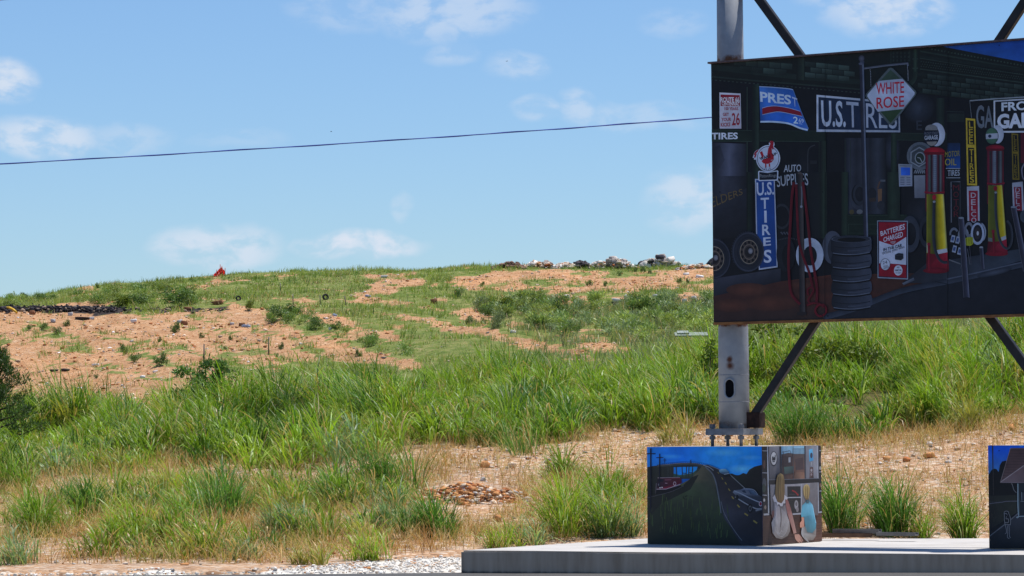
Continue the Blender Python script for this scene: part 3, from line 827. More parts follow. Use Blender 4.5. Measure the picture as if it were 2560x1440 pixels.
# upright blue sign
m.use(*Cc)
m.poly([(462,62),(640,70),(666,857),(498,882),(472,560)], (150,158,176)); m.poly([(472,72),(631,78),(656,846),(506,868),(482,560)], (26,62,124), [(24,58,116),(26,62,130),(22,54,108),(20,50,100),(28,68,132)])
m.text('U.S.', (476,95), (634,88), (634,204), (480,215), (172,180,198), .02)
m.text('T', (513,234), (588,230), (588,330), (516,335), (172,180,198), .02); m.line([(556,348),(558,456)], 22, (172,180,198)); m.text('R', (526,475), (600,472), (602,566), (528,570), (172,180,198), .02)
m.text('E', (536,590), (604,586), (606,660), (538,668), (172,180,198), .02); m.text('S', (540,702), (610,698), (612,816), (542,820), (172,180,198), .02)
# rooster disc
m.use(*A)
RC = (146,24,40); WH = (176,184,200); NV = (34,42,66)
for dx, w_ in ((0, 24), (16, 20)): m.curve([(600+dx,1120),(560+dx*.5,1105+dx),(520+dx*.3,1125+dx*1.6),(500+dx*.6,1180+dx)], w_, WH); 
m.curve([(596,1112),(560,1102),(524,1120),(506,1150)], 16, RC); m.curve([(590,1140),(556,1128),(528,1146),(506,1176)], 14, RC)
m.poly([(655,1075),(650,1030),(665,1012),(690,1010),(704,1025),(708,1050),(690,1085)], WH)
m.ell(643,1185,121,134,WH); m.ring(643,1185,110,122,5,NV); 
m.poly([(670,1020),(685,1015),(698,1026),(697,1046),(693,1060),(700,1085),(690,1098),(680,1080),(682,1130),(700,1150),(700,1195),(680,1222),(640,1240),(600,1235),(578,1215),(590,1195),(640,1180),(636,1140),(645,1085),(662,1050)], RC)
m.poly([(560,1122),(584,1112),(602,1160),(585,1180)], RC); m.poly([(655,1025),(672,1008),(690,1010),(702,1022),(690,1030),(668,1034)], RC)
m.line([(620,1232),(620,1275)], 13, RC); m.line([(657,1235),(658,1268)], 13, RC)
for x in (618, 660): m.line([(x-14,1302),(x,1276),(x+14,1300)], 5, NV)
m.line([(672,1205),(690,1198)], 4, WH)
m.text('WAKE', (554,1176), (665,1140), (670,1172), (566,1206), (20,22,34), .03); m.text('UP', (680,1134), (728,1124), (732,1152), (688,1162), (20,22,34), .03)
m.poly([(545,1318),(555,1308),(640,1320),(740,1304),(748,1312),(744,1396),(736,1406),(556,1412),(547,1402)], WH); m.poly([(556,1326),(562,1320),(642,1330),(732,1315),(736,1322),(733,1390),(728,1396),(562,1401),(558,1395)], (20,24,36))
m.text('PistonRings', (562,1345), (730,1338), (730,1378), (562,1388), (120,124,130), .0)
# wheels on the ledge
m.use(*Cc)
def wheel(cx, cy, rx, ry):
    m.ell(cx, cy, rx, ry, (40,43,53), (30,33,42)); m.ring(cx+4, cy, rx*.97, ry*.97, 10, (48,52,64)); m.ring(cx+8, cy-2, rx*.74, ry*.74, 10, (28,30,38))
    for k in range(20):
        a = R(150 + k * 8); m.ell(cx + rx*1.0*math.cos(a), cy + ry*1.0*math.sin(a), 7, 8, (34,36,46), n=6)
    m.ell(cx+10, cy, rx*.60, ry*.62, (40,38,42)); m.ell(cx+10, cy, rx*.57, ry*.6, (62,54,52)); m.ring(cx+10, cy, rx*.57, ry*.6, 5, (124,114,100)); m.ring(cx+10, cy, rx*.36, ry*.38, 5, (104,94,84))
    for k in range(12):
        a = R(k * 30); m.ell(cx+10 + rx*.46*math.cos(a), cy + ry*.48*math.sin(a), 11, 14, (18,18,22), n=10)
    m.ell(cx+10, cy, rx*.26, ry*.27, (30,28,30)); m.ell(cx+24, cy-8, 21, 26, (134,134,140), (90,90,98))
wheel(400, 720, 146, 182); wheel(84, 780, 156, 184)
# tyres behind the hose stand
m.ell(740, 740, 85, 160, (30,32,38), (22,24,30)); m.ell(760, 760, 55, 110, (16,17,21))
for k in range(12): m.ell(680 + k*14, 592 + abs(k-6)*3, 5, 8, (48,50,56), n=6)
for k in range(4): m.line([(690+k*26,540),(712+k*24,562)], 12, (62,64,72))
m.ell(1160, 680, 92, 150, (72,78,90), (60,64,76)); m.ell(1190, 700, 74, 128, (40,42,50))
m.ell(955, 748, 124, 156, (128,136,152), (152,160,176)); m.ell(958, 755, 62, 88, (14,15,20))
# hose stand
HR = (92,16,28); HL = (66,12,22)
m.strip((842,15), (895,15), (918,1262), (866,1266), [(0, (26,24,28)), (.4, (44,40,42)), (.8, (66,60,60)), (1, (34,30,32))])
m.curve([(880,130),(884,200),(880,310)], 7, (96,100,112)); m.ell(880,312,11,11,(120,124,134)); m.ell(866,10,20,10,(70,64,62))
m.curve([(815,90),(795,240),(780,500),(766,760),(775,1000),(800,1110),(870,1190)], 24, HR, HL)
m.curve([(895,90),(915,250),(945,500),(965,700),(1000,900),(1022,1050),(1018,1180)], 24, HR, HL)
m.curve([(835,110),(845,400),(860,620),(900,770),(950,900),(975,1000),(985,1030)], 22, HR, HL)
m.curve([(940,1110),(935,1060),(970,1035),(992,1060),(975,1100),(945,1150),(960,1190)], 18, HR, HL)
m.ring(1056,1245,58,62,18,HR,rot=20); m.curve([(930,1200),(980,1180),(1040,1185),(1090,1215)], 20, HR, HL); m.ell(885,1275,44,18,(36,30,32))
# tyre pile
for yt, yb, cx in ((1106,1232,1335),(985,1108,1332),(868,986,1330),(742,868,1330),(585,742,1330)):
    hw = 183
    lf = [(cx-hw+10, yt+8), (cx-hw, yt+40), (cx-hw, yb-34), (cx-hw+18, yb-6)]
    arc_b = [(cx-hw+18+(2*hw-36)*k/10, yb-6+18*math.sin(math.pi*k/10)-8*k/10) for k in range(11)]
    rt = [(cx+hw, yb-46), (cx+hw, yt+30), (cx+hw-10, yt-2)]
    arc_t = [(cx+hw-10-(2*hw-20)*k/10, yt-2+14*math.sin(math.pi*k/10)) for k in range(11)]
    o = lf + arc_b + rt + arc_t
    gr = [(24,26,33) if p[0] < cx-120 else ((56,61,74) if p[0] > cx+60 else (36,39,48)) for p in o]
    m.poly(o, (36,39,48), gr)
    m.curve([(x, y + 5) for x, y in arc_b], 12, (10,11,15)); m.curve([(x, y - 6) for x, y in arc_b], 7, (84,90,104)); m.curve([(x, y - (yb - yt) * .42) for x, y in arc_b], 6, (22,24,31)); m.curve([(x, y - (yb - yt) * .25) for x, y in arc_b[4:]], 12, (56,61,74))
m.ell(1330, 606, 176, 30, (46,50,60), (40,44,54)); m.ring(1330, 604, 178, 32, 8, (76,82,94)); m.ell(1334, 610, 128, 20, (10,11,14))
# board advertising battery charging
m.use(*D)
m.ring(490, 560, 88, 165, 34, (46,50,60)); m.ring(640, 540, 70, 140, 26, (36,39,47))
m.poly([(420,1002),(522,950),(532,976),(432,1020)], (74,80,92), [(92,98,110),(80,86,98),(50,54,64),(60,64,76)])
m.poly([(194,437),(470,440),(472,968),(198,955)], (124,132,146)); m.poly([(200,444),(462,448),(464,958),(205,945)], (24,26,46))
m.poly([(212,452),(456,456),(456,952),(212,938)], (170,174,190)); m.poly([(210,452),(457,456),(456,585),(335,662),(210,620)], (126,16,34)); m.poly([(212,822),(340,826),(456,836),(456,952),(212,938)], (126,16,34))
WT = (182,180,194); BK = (24,26,38)
m.text('BATTERIES', (222,535), (442,466), (444,516), (228,578), WT, .02); m.text('CHARGED', (250,590), (425,535), (427,585), (252,632), WT, .02)
for k in range(3): m.line([(310+k*10,632+k*8),(362-k*4,622+k*9)], 3, WT)
m.text('IN THE CAR', (250,688), (418,645), (420,674), (252,714), BK, .02); m.text('While you wait', (238,722), (442,660), (446,688), (242,758), BK, -.005)
m.poly([(355,745),(385,730),(430,735),(432,778),(410,796),(356,788)], (30,31,38)); m.line([(360,750),(425,748)], 3, (70,72,80))
m.ell(268,832,45,54,BK); m.ell(268,832,41,50,(176,180,194)); m.text('24', (243,805), (284,795), (286,824), (246,832), BK, .0); m.text('HOUR', (250,842), (290,836), (290,852), (252,858), BK, .0); m.text('SERVICE', (250,862), (302,850), (300,864), (254,874), BK, .0)
m.ell(384,886,38,46,(176,180,194)); m.text('NO', (374,852), (396,852), (396,867), (374,867), BK, .02); m.text('REMOVAL', (354,878), (416,874), (416,892), (354,894), BK, .02); m.text('NECESSARY', (356,902), (414,900), (412,914), (358,914), BK, .0)
# petrol pumps
def pump1():
    m.use(*B)
    m.ell(806,945,86,118,(186,192,204),(150,156,170)); m.ell(756,956,79,108,(20,22,40)); m.ell(756,956,72,101,(18,22,36)); m.ell(756,890,62,44,(120,118,116),(108,108,110),a0=180,a1=360); m.poly([(697,892),(815,892),(820,902),(694,902)],(116,116,116))
    m.poly([(705,1018),(812,1014),(800,1040),(780,1055),(752,1060),(725,1048)],(118,114,110))
    m.text('FRONT STREET', (684,922), (824,918), (826,948), (684,952), (92,98,110), .0); m.text('GARAGE', (686,958), (820,952), (822,994), (688,1000), (164,170,182), .02)
    m.ell(785,1120,106,48,(170,22,40),(112,12,28)); m.poly([(680,1120),(890,1120),(880,1142),(785,1152),(690,1144)], (96,10,24)); m.line([(690,1150),(785,1158),(882,1146)], 9, (150,30,48))
    m.hgrad(697, 885, 1148, 1148, 1715, 1715, [(0,(70,18,30)),(.08,(110,24,42)),(.16,(60,62,66)),(.24,(70,80,78)),(.28,(22,24,28)),(.36,(60,14,26)),(.42,(96,104,116)),(.5,(120,128,142)),(.58,(80,86,98)),(.64,(70,14,28)),(.74,(34,30,34)),(.8,(86,92,94)),(.88,(60,30,36)),(1,(110,20,36))])
    for k in range(26): m.line([(772,1170+k*20),(806,1169+k*20)], 6, (44,50,64))
    m.use(*D)
    m.line([(618,182),(710,190),(800,182)], 16, (124,20,38))
    m.strip((640,200), (795,200), (838,880), (638,880), [(0,(132,124,36)),(.06,(96,96,22)),(.3,(70,72,18)),(.45,(60,60,16)),(.6,(140,124,14)),(.75,(176,152,12)),(.9,(196,180,60)),(.96,(150,146,90)),(1,(90,90,40))])
    m.poly([(640,640),(660,640),(662,725),(640,725)], (134,140,120)); m.poly([(722,705),(822,688),(826,722),(735,742)], (166,168,178))
    m.poly([(640,730),(735,742),(828,722),(840,880),(636,880)], (104,12,28), [(84,8,24),(100,12,28),(150,24,46),(110,14,30),(80,8,22)])
    m.ell(724,888,116,26,(110,14,32),(84,10,24))
    m.curve([(708,265),(704,400),(702,560),(715,690),(750,780),(790,812),(826,812)], 26, (48,50,60), (26,28,36)); m.ell(708,228,18,24,(150,22,40)); m.ell(708,268,13,10,(130,134,142))
    m.curve([(660,650),(664,760),(668,890)], 24, (120,18,36), (84,10,26)); m.ell(660,650,16,14,(128,20,38))
def pump2():
    m.use(*B)
    m.ell(1420,944,61,92,(182,188,200),(148,154,168)); m.ell(1362,960,67,84,(24,34,44)); m.ell(1362,960,62,79,(62,98,74),(54,84,66)); m.poly([(1302,940),(1422,932),(1423,986),(1304,992)], (150,154,166)); m.ell(1342,962,18,18,(30,40,60),n=7)
    m.ell(1392,1085,92,38,(140,22,42),(100,14,30)); m.poly([(1302,1085),(1482,1085),(1470,1108),(1390,1114),(1310,1108)],(84,12,26))
    m.hgrad(1310, 1476, 1110, 1110, 1640, 1640, [(0,(64,16,30)),(.1,(96,22,40)),(.2,(30,36,38)),(.3,(60,14,26)),(.4,(90,98,110)),(.5,(110,118,130)),(.58,(60,20,32)),(.7,(30,30,34)),(.84,(84,90,94)),(.92,(50,30,34)),(1,(104,20,36))])
    for k in range(24): m.line([(1377,1130+k*20),(1404,1129+k*20)], 5, (44,50,64))
    m.use(*D)
    m.line([(1180,102),(1260,112),(1338,100)], 14, (116,18,36))
    m.strip((1194,122), (1320,120), (1362,660), (1192,660), [(0,(104,100,34)),(.1,(78,82,24)),(.4,(70,76,26)),(.55,(84,84,26)),(.66,(150,134,18)),(.85,(172,150,16)),(.94,(176,166,70)),(1,(90,90,44))])
    m.poly([(1193,590),(1230,596),(1230,628),(1193,622)], (92,96,98)); m.poly([(1308,590),(1352,572),(1356,604),(1318,620)], (150,154,166))
    m.poly([(1193,624),(1230,630),(1318,620),(1357,604),(1368,735),(1180,735)], (92,10,28), [(70,10,24),(80,10,26),(120,18,38),(140,26,48),(96,12,30),(70,8,22)])
    m.ell(1270,736,102,22,(110,14,32),(90,10,26))
    m.curve([(1262,180),(1260,330),(1272,480),(1295,600),(1330,670),(1370,688),(1400,640),(1408,560),(1392,480),(1362,440)], 22, (54,58,66), (30,32,40)); m.ell(1258,148,18,22,(120,18,36)); m.ell(1262,185,12,9,(120,124,132))
    m.curve([(1238,530),(1246,640),(1250,730)], 20, (116,18,36), (80,10,24)); m.ell(1238,535,14,16,(118,18,36))
pump1(); pump2()
# cans, whitewall tyres, guard posts
m.use(*D)
m.ring(885,560,42,60,16,(92,98,110),a0=170,a1=330); m.ring(970,575,50,80,18,(110,116,130)); m.ring(1020,520,40,70,16,(96,100,112)); m.ell(1115,545,60,100,(28,30,40)); m.ring(1125,545,50,88,12,(120,128,144),a0=-80,a1=60)
m.ell(1098,556,60,100,(144,152,172)); m.ell(1098,553,42,78,(20,22,34)); m.ell(1098,552,28,56,(40,36,40)); m.ell(1100,552,10,20,(156,158,168))
for x, y in ((874,600),(918,612),(888,692),(935,712)):
    m.poly([(x-22,y+28),(x-8,y-34),(x+24,y-26),(x+12,y+36)], (134,142,160)); m.poly([(x-14,y+14),(x-5,y-18),(x+14,y-14),(x+6,y+20)], (52,70,112))
m.poly([(842,785),(945,822),(945,834),(842,795)], (90,92,98)); m.line([(1005,690),(1030,835)], 8, (74,76,84)); m.line([(1025,660),(1042,840)], 6, (60,62,70)); m.line([(945,870),(955,830)], 6, (70,72,80))
m.poly([(985,598),(1010,586),(1056,586),(1060,646),(1036,664),(985,660)], (134,138,30)); m.line([(1000,600),(1000,655)], 5, (76,80,20)); m.line([(1020,600),(1022,655)], 5, (90,94,24)); m.line([(1040,592),(1042,650)], 5, (80,84,20))
def post(tl, tr, br, bl): m.strip(tl, tr, br, bl, [(0, (84,84,96)), (.12, (36,36,46)), (.6, (48,48,62)), (.85, (74,76,94)), (.95, (104,106,120)), (1, (60,62,76))])
post((926,416), (976,414), (1028,1135), (974,1145)); m.ell(951,414,25,9,(110,118,128)); m.ell(1000,1138,30,12,(28,28,34))
post((1114,680), (1148,680), (1160,870), (1132,876)); m.ell(1131,678,17,8,(134,138,146))
post((1398,320), (1446,316), (1560,880), (1510,900)); m.ell(1422,316,25,9,(112,118,130))
m.ell(1530,400,50,60,(40,44,54),(56,62,74))
# panel joints
m.use(*PX)
for x in (2064, 2371): m.line([(x,100),(x-.5,806)], 1.0, (9,9,12))
for x, y in ((1800,185),(1800,480),(1800,790),(2056,150),(2072,150),(2057,480),(2071,480),(2057,790),(2071,790),(2364,130),(2379,130),(2364,470),(2379,470),(2365,783),(2380,783),(2498,113),(2540,780),(2545,470)): m.ell(x, y, 1.6, 1.6, (8,8,11), n=8)
# ------------------------------------------------------------------ billboard structure
print('mural layers', max(b[4] for b in m.boxes), 'shapes', len(m.boxes))
def mat_galv():
    t = NT('galvanised_steel'); p = obj_coord(t)
    f = t.noise(p, 3.0, 6, 0.6); g = t.noise(p, 22.0, 4)
    c = t.ramp(f, [(0.3, (0.24, 0.255, 0.275)), (0.55, (0.34, 0.355, 0.375)), (0.75, (0.28, 0.285, 0.295))])
    sx = t.n('ShaderNodeSeparateXYZ'); t.l(p, sx.inputs[0])
    # rust runs: a band under the panel fixings and spots above the hand hole
    def bandmask(z0, w):
        return t.maprange(t.math('ABSOLUTE', t.math('SUBTRACT', sx.outputs[2], z0)), w, 0.0)
    r = t.math('MAXIMUM', t.math('MAXIMUM', bandmask(Z_BOT - 0.02, 0.10), bandmask(Z_TOP + 0.03, 0.22)), 0.0)
    r = t.math('MAXIMUM', r, t.math('MULTIPLY', bandmask(1.7, 0.14), 0.7))
    n2 = t.noise(p, 6.0, 5, 0.65)
    rm = t.maprange(t.math('MULTIPLY', r, n2), 0.30, 0.52)
    c = t.mix(rm, c, (0.13, 0.055, 0.025))
    q_ = BLOCK_C + (Matrix.Rotation(R(14), 3, 'Z') @ NF) * .184
    for zz, r0 in ((2.475, .035), (2.40, .05)):
        dv = t.n('ShaderNodeVectorMath', operation='DISTANCE'); t.l(p, dv.inputs[0]); dv.inputs[1].default_value = (q_.x, q_.y, zz)
        ds = t.math('ADD', dv.outputs['Value'], t.math('MULTIPLY', t.math('SUBTRACT', n2, .5), .06))
        c = t.mix(t.maprange(ds, r0 * 1.5, r0 * .3), c, (0.10, 0.035, 0.018))
    sp = t.maprange(t.noise(p, 9.0, 3), 0.70, 0.76)
    c = t.mix(t.math('MULTIPLY', sp, 0.5), c, (0.22, 0.18, 0.15))
    return t.done(t.principled(c, 0.6, 0.35, 0.25, t.bump(g, 0.15, 0.004)))
M_GALV = mat_galv()
M_RUST = mat_speckle('rusty_dark_steel', (0.018, 0.011, 0.010), (0.06, 0.030, 0.022), 12, 0.8, 0.2)
M_BRACE = mat_speckle('black_painted_steel', (0.014, 0.014, 0.016), (0.032, 0.030, 0.031), 6, 0.55, 0.3)
M_EDGE = mat_speckle('weathered_panel_edge', (0.16, 0.065, 0.03), (0.34, 0.16, 0.06), 9, 0.85, 0.15)
M_CAP = mat_speckle('brown_cap_flashing', (0.08, 0.05, 0.05), (0.15, 0.10, 0.10), 14, 0.5, 0.3)
M_HOLE_SHADE = mat_speckle('painted_hole_shade', (0.004, 0.004, 0.005), (0.008, 0.008, 0.009), 5, 0.9, 0.05)
M_BOLT = mat_speckle('zinc_bolts', (0.12, 0.12, 0.13), (0.24, 0.24, 0.25), 20, 0.55, 0.4, metal=0.4)
M_PLATE = mat_speckle('dull_zinc_plate', (.15, .155, .165), (.27, .275, .285), 9, .7, .25)
M_WELD = mat_speckle('weld_seam', (0.22, 0.22, 0.23), (0.32, 0.32, 0.33), 30, 0.6, 0.3)

UM = Matrix((U, W, (0, 0, 1))).transposed()          # local (along, back, up) -> world
def loc(a, b, z, c=None):                            # point relative to a pole axis
    return (c or BLOCK_C) + U * a + W * b + Vector((0, 0, z))

bill = empty('mural_billboard', (BLOCK_C.x, BLOCK_C.y, ZB), 0)
tag(bill, 'big dark billboard on grey steel poles, painted with an old garage front and petrol pumps', 'billboard')
def adopt(o, parent, root):
    """keep world position: every mesh is modelled in world space"""
    o.parent = parent
    o.matrix_parent_inverse = Matrix.Translation(root.location).inverted() if parent is root else Matrix()
    return o

Z_POLE0, Z_POLE1 = 1.645, 7.55
for pi in range(2):
    c = BLOCK_C + U * PITCH * pi
    bm = bmesh.new(); SEG = 48
    tube(bm, [c + Vector((0, 0, z)) for z in (Z_POLE0, 2.6, Z_BOT, Z_TOP, Z_POLE1)], [.187, .184, .180, .163, .155], SEG)
    pole = adopt(bm_obj('pole', bm, M_GALV), bill, bill)
    # hand hole: raised collar and black disc painting in the shaded inside, facing the road a little left of centre
    nrm = Matrix.Rotation(R(12), 3, 'Z') @ NF
    side = Vector((-nrm.y, nrm.x, 0))
    def oval(bm, rad_out, rad_in, hx, hz, z0, nseg=28):
        ring1, ring2 = [], []
        for k in range(nseg):
            a = 2 * math.pi * k / nseg
            x, z = math.cos(a), math.sin(a)
            z = z * hz * .62 + (hz * .38 if z > 0 else -hz * .38); x = x * hx
            for rr, lst in ((rad_out, ring1), (rad_in, ring2)):
                th = x / .186
                lst.append(bm.verts.new(c + (nrm * math.cos(th) + side * math.sin(th)) * rr + Vector((0, 0, z0 + z))))
        return ring1, ring2
    bm = bmesh.new(); a1, a2 = oval(bm, .203, .180, .072, .128, 2.125); b1, b2 = oval(bm, .203, .180, .052, .108, 2.125)
    nn = len(a1)
    for k in range(nn):
        q = (k + 1) % nn
        bm.faces.new((a1[k], a1[q], b1[q], b1[k])); bm.faces.new((a1[k], a2[k], a2[q], a1[q])); bm.faces.new((b1[k], b1[q], b2[q], b2[k]))
    adopt(bm_obj('hand_hole_collar', bm, M_GALV, None, True), pole, bill)
    bm = bmesh.new(); a1, a2 = oval(bm, .1895, .180, .053, .109, 2.125)
    cen = bm.verts.new(c + nrm * .1895 + Vector((0, 0, 2.125)))
    for k in range(nn): bm.faces.new((a1[k], a1[(k + 1) % nn], cen))
    adopt(bm_obj('hand_hole_dark_disc', bm, M_HOLE_SHADE), pole, bill)
    for z in (2.29, 1.965):
        bm = bmesh.new()
        tube(bm, [c + Vector((0, 0, z - .006)), c + Vector((0, 0, z)), c + Vector((0, 0, z + .006))], [.186, .1885, .186], SEG, False)
        adopt(bm_obj('weld_seam', bm, M_WELD), pole, bill)
    bm = bmesh.new(); box(bm, (0, 0, 0), (.515, .515, .078), None, .004)
    bmesh.ops.transform(bm, matrix=Matrix.Translation(c + Vector((0, 0, 1.605))) @ UM.to_4x4(), verts=bm.verts[:])
    adopt(bm_obj('base_plate', bm, M_PLATE), pole, bill)
    for sa in (-.195, .195):
        for sb in (-.195, .195):
            bm = bmesh.new(); q = loc(sa, sb, 0, c)
            tube(bm, [q + Vector((0, 0, ZB - .02)), q + Vector((0, 0, 1.70))], .021, 12)
            for z in (1.535, 1.672):
                r_ = bmesh.ops.create_cone(bm, cap_ends=True, segments=6, radius1=.041, radius2=.041, depth=.05 if z > 1.6 else .042)
                bmesh.ops.transform(bm, matrix=Matrix.Translation(q + Vector((0, 0, z))), verts=r_['verts'])
            adopt(bm_obj('anchor_bolt', bm, M_BOLT), pole, bill)
# braces: one X of square tube between the poles, behind the panel, on gusset plates
ga, gz0, gz1 = .27, 1.80, 6.95
for k, (za, zb) in enumerate(((gz0, gz1), (gz1, gz0))):
    pa, pb = loc(ga, .02 + .09 * k, za), loc(PITCH - ga, .02 + .09 * k, zb)
    bm = bmesh.new(); dirv = pb - pa; L = dirv.length
    x = dirv.normalized(); y = W; z = x.cross(y)
    box(bm, (0, 0, 0), (L, .085, .10), None, .006)
    bmesh.ops.transform(bm, matrix=Matrix.Translation((pa + pb) / 2) @ Matrix((x, y, z)).transposed().to_4x4(), verts=bm.verts[:])
    adopt(bm_obj('brace', bm, M_BRACE), bill, bill)
for a in (.255, PITCH - .255):
    for z in (1.745, 6.98):
        bm = bmesh.new(); box(bm, (0, 0, 0), (.20, .16, .19), None, .006)
        bmesh.ops.transform(bm, matrix=Matrix.Translation(loc(a, .05, z)) @ UM.to_4x4(), verts=bm.verts[:])
        adopt(bm_obj('gusset_box', bm, M_RUST), bill, bill)
# rails tying the panel to the poles
for z in (Z_BOT + .35, Z_TOP - .35):
    bm = bmesh.new(); box(bm, (0, 0, 0), (PW - .3, .07, .09), None, .004)
    bmesh.ops.transform(bm, matrix=Matrix.Translation(loc(PITCH / 2, -.205, z)) @ UM.to_4x4(), verts=bm.verts[:])
    adopt(bm_obj('mounting_rail', bm, M_BRACE), bill, bill)
# panel: sheet 6 cm thick, the paint on its road side
bm = bmesh.new()
box(bm, (0, 0, 0), (PW, .06, Z_TOP - Z_BOT), None, 0)
bmesh.ops.transform(bm, matrix=Matrix.Translation(loc(PITCH / 2, -.27, (Z_TOP + Z_BOT) / 2)) @ UM.to_4x4(), verts=bm.verts[:])
for f in bm.faces: f.material_index = 0
bm = face_bm([m], None, bm)
panel = adopt(finish('mural_panel', bm, [M_EDGE, M_PAINT]), bill, bill)
bm = bmesh.new(); box(bm, (0, 0, 0), (PW + .06, .11, .022), None, .003)
bmesh.ops.transform(bm, matrix=Matrix.Translation(loc(PITCH / 2, -.285, Z_TOP + .0125)) @ UM.to_4x4(), verts=bm.verts[:])
adopt(bm_obj('cap_flashing', bm, M_CAP), panel, bill)
bm = bmesh.new(); box(bm, (0, 0, 0), (PW, .075, .03), None, .003)
bmesh.ops.transform(bm, matrix=Matrix.Translation(loc(PITCH / 2, -.28, Z_BOT - .017)) @ UM.to_4x4(), verts=bm.verts[:])
adopt(bm_obj('bottom_rail', bm, M_EDGE), panel, bill)

# ------------------------------------------------------------------ painted blocks
def block(name, corner, faces, label):
    c = corner - U * BS / 2 + W * BS / 2
    bm = bmesh.new(); box(bm, (0, 0, 0), (BS, BS, ZB - ZP), None, .008)
    bmesh.ops.transform(bm, matrix=Matrix.Translation((c.x, c.y, (ZB + ZP) / 2 + .002)) @ UM.to_4x4(), verts=bm.verts[:])
    for f in bm.faces: f.material_index = 0
    bm = face_bm(faces, None, bm)
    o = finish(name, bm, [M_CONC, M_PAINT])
    tag(o, label, 'painted block', 'painted concrete blocks under the billboard poles')
    return o
KB = 1.8
# left face of the first block: road bridge over a railway
lf = Face(F0 - U * BS, U, NF, BS, ZP + .006, ZB, KB); E = (1600, 1060, 3.79); T = (1600, 1105, 8.258)
lf.O.z = 0
lf.use(*PX); lf.poly([(1610,1110),(1910,1110),(1910,1370),(1610,1370)], (20,22,24), [(16,88,170),(14,84,168),(18,19,22),(24,25,26)])
lf.use(*T)
lf.strip((120,90), (2560,90), (2560,700), (120,620), [(0,(26,104,178)),(.3,(12,96,186)),(.6,(30,122,198)),(.85,(24,120,204)),(1,(14,108,200))])
lf.ell(1750,220,420,90,(64,142,192),(28,120,198)); lf.ell(2100,560,320,110,(76,152,202),(24,118,202)); lf.ell(620,300,300,60,(48,126,190),(16,100,188)); lf.ell(2250,320,260,60,(58,134,190),(24,118,200))
lf.poly([(120,520),(300,490),(420,488),(700,560),(760,1240),(120,1240)], (38,40,36), [(34,36,34),(44,44,38),(46,46,40),(40,42,36),(24,26,24),(20,22,22)])
lf.poly([(1820,660),(1900,650),(2000,690),(2060,680),(2130,640),(2200,660),(2260,570),(2360,510),(2500,475),(2560,470),(2560,1240),(2100,1240)], (24,25,24), [(30,34,32),(36,42,36),(30,34,30),(36,44,36),(34,40,34),(30,30,28),(36,34,32),(40,36,34),(36,32,30),(30,28,28),(16,17,18),(16,17,18)])
lf.poly([(420,500),(900,455),(1200,470),(1340,510),(1240,560),(720,800),(600,760),(430,560)], (36,38,36))
lf.strip((690,520), (1190,510), (1140,700), (700,715), [(0,(20,100,170)),(.3,(14,110,200)),(.8,(14,120,206)),(1,(30,110,170))])
lf.poly([(690,650),(820,680),(1090,640),(1190,560),(1230,560),(1230,760),(690,760)], (40,62,56), [(40,70,56),(40,84,76),(50,70,56),(44,52,44),(40,44,38),(36,38,34),(34,40,36)])
for x in (750, 870, 965, 1015, 1090): lf.line([(x,500),(x+ (10 if x<900 else -10),720)], 20, (26,34,40), (40,46,50))
lf.line([(870,640),(965,650)], 16, (28,34,38)); lf.line([(1010,630),(1090,630)], 14, (28,34,38))
for x in (580, 640, 690): lf.line([(x,520),(x,720)], 16, (44,48,46))
lf.curve([(360,492),(560,478),(850,452),(1100,452),(1260,480),(1340,520)], 46, (58,60,62), (30,32,36)); lf.curve([(380,485),(560,465),(850,438),(1100,440),(1280,470)], 10, (96,100,106))
lf.curve([(440,450),(700,420),(1000,402),(1250,425),(1480,480),(1700,580)], 5, (16,50,96))
for k in range(22): lf.line([(470+k*40, 446-30*math.sin(k/21*3.0)),(470+k*40, 470-26*math.sin(k/21*3.0))], 6, (20,46,86))
lf.line([(1052,368),(1052,440)], 18, (26,36,50))
# road sweeping down to the viewer, the grassy cutting first
lf.use(*E)
lf.poly([(70,800),(300,620),(480,520),(560,440),(590,395),(650,395),(720,440),(790,600),(820,800),(900,980),(1000,1160),(70,1160)], (34,40,30), [(34,40,32),(50,62,42),(74,72,54),(70,66,52),(62,60,50),(60,58,48),(50,52,46),(44,46,42),(40,46,38),(34,44,32),(22,25,22),(24,28,23)])
lf.poly([(590,385),(640,385),(700,405),(760,440),(860,475),(960,590),(1160,800),(1160,1160),(900,1160),(840,1000),(790,860),(760,700),(700,480)], (36,36,42), [(44,42,44),(46,46,50),(44,44,50),(40,40,46),(34,34,38),(28,28,32),(26,26,32),(30,30,36),(34,34,40),(40,40,48),(50,50,60),(40,38,44),(36,34,38)])
lf.poly([(70,800),(300,620),(480,520),(560,440),(620,440),(690,540),(740,700),(770,850),(860,980),(960,1160),(70,1160)], (30,36,26), [(32,38,30),(52,66,42),(78,74,56),(70,66,52),(62,60,50),(50,52,44),(44,50,40),(40,50,36),(32,42,30),(22,25,22),(24,28,23)])
lf.poly([(70,690),(260,630),(400,590),(500,500),(560,480),(480,620),(200,760),(70,900)], (28,30,28))
for k in range(90):
    x = rnd.uniform(90, 860); y0 = rnd.uniform(760, 1100); h = rnd.uniform(50, 130); g = rnd.uniform(.6, 1.1)
    if x > 90 + (y0 - 500) * 1.6 + 300: continue
    lf.line([(x, y0),(x + rnd.uniform(-14, 14), y0 - h)], rnd.uniform(3, 7), tuple(v * g for v in (66,84,44)), tuple(v * g for v in (46,58,36)))
lf.curve([(620,400),(690,470),(725,560),(748,680),(765,780),(772,845)], 13, (86,92,100), (50,54,62)); lf.curve([(772,735),(800,840),(860,950),(920,1040),(970,1105)], 6, (84,86,92)); lf.curve([(600,388),(660,410),(700,440)], 6, (120,124,130))
lf.curve([(850,475),(915,535),(995,608)], 8, (96,98,100)); lf.curve([(660,395),(740,425),(780,445)], 5, (100,104,108))
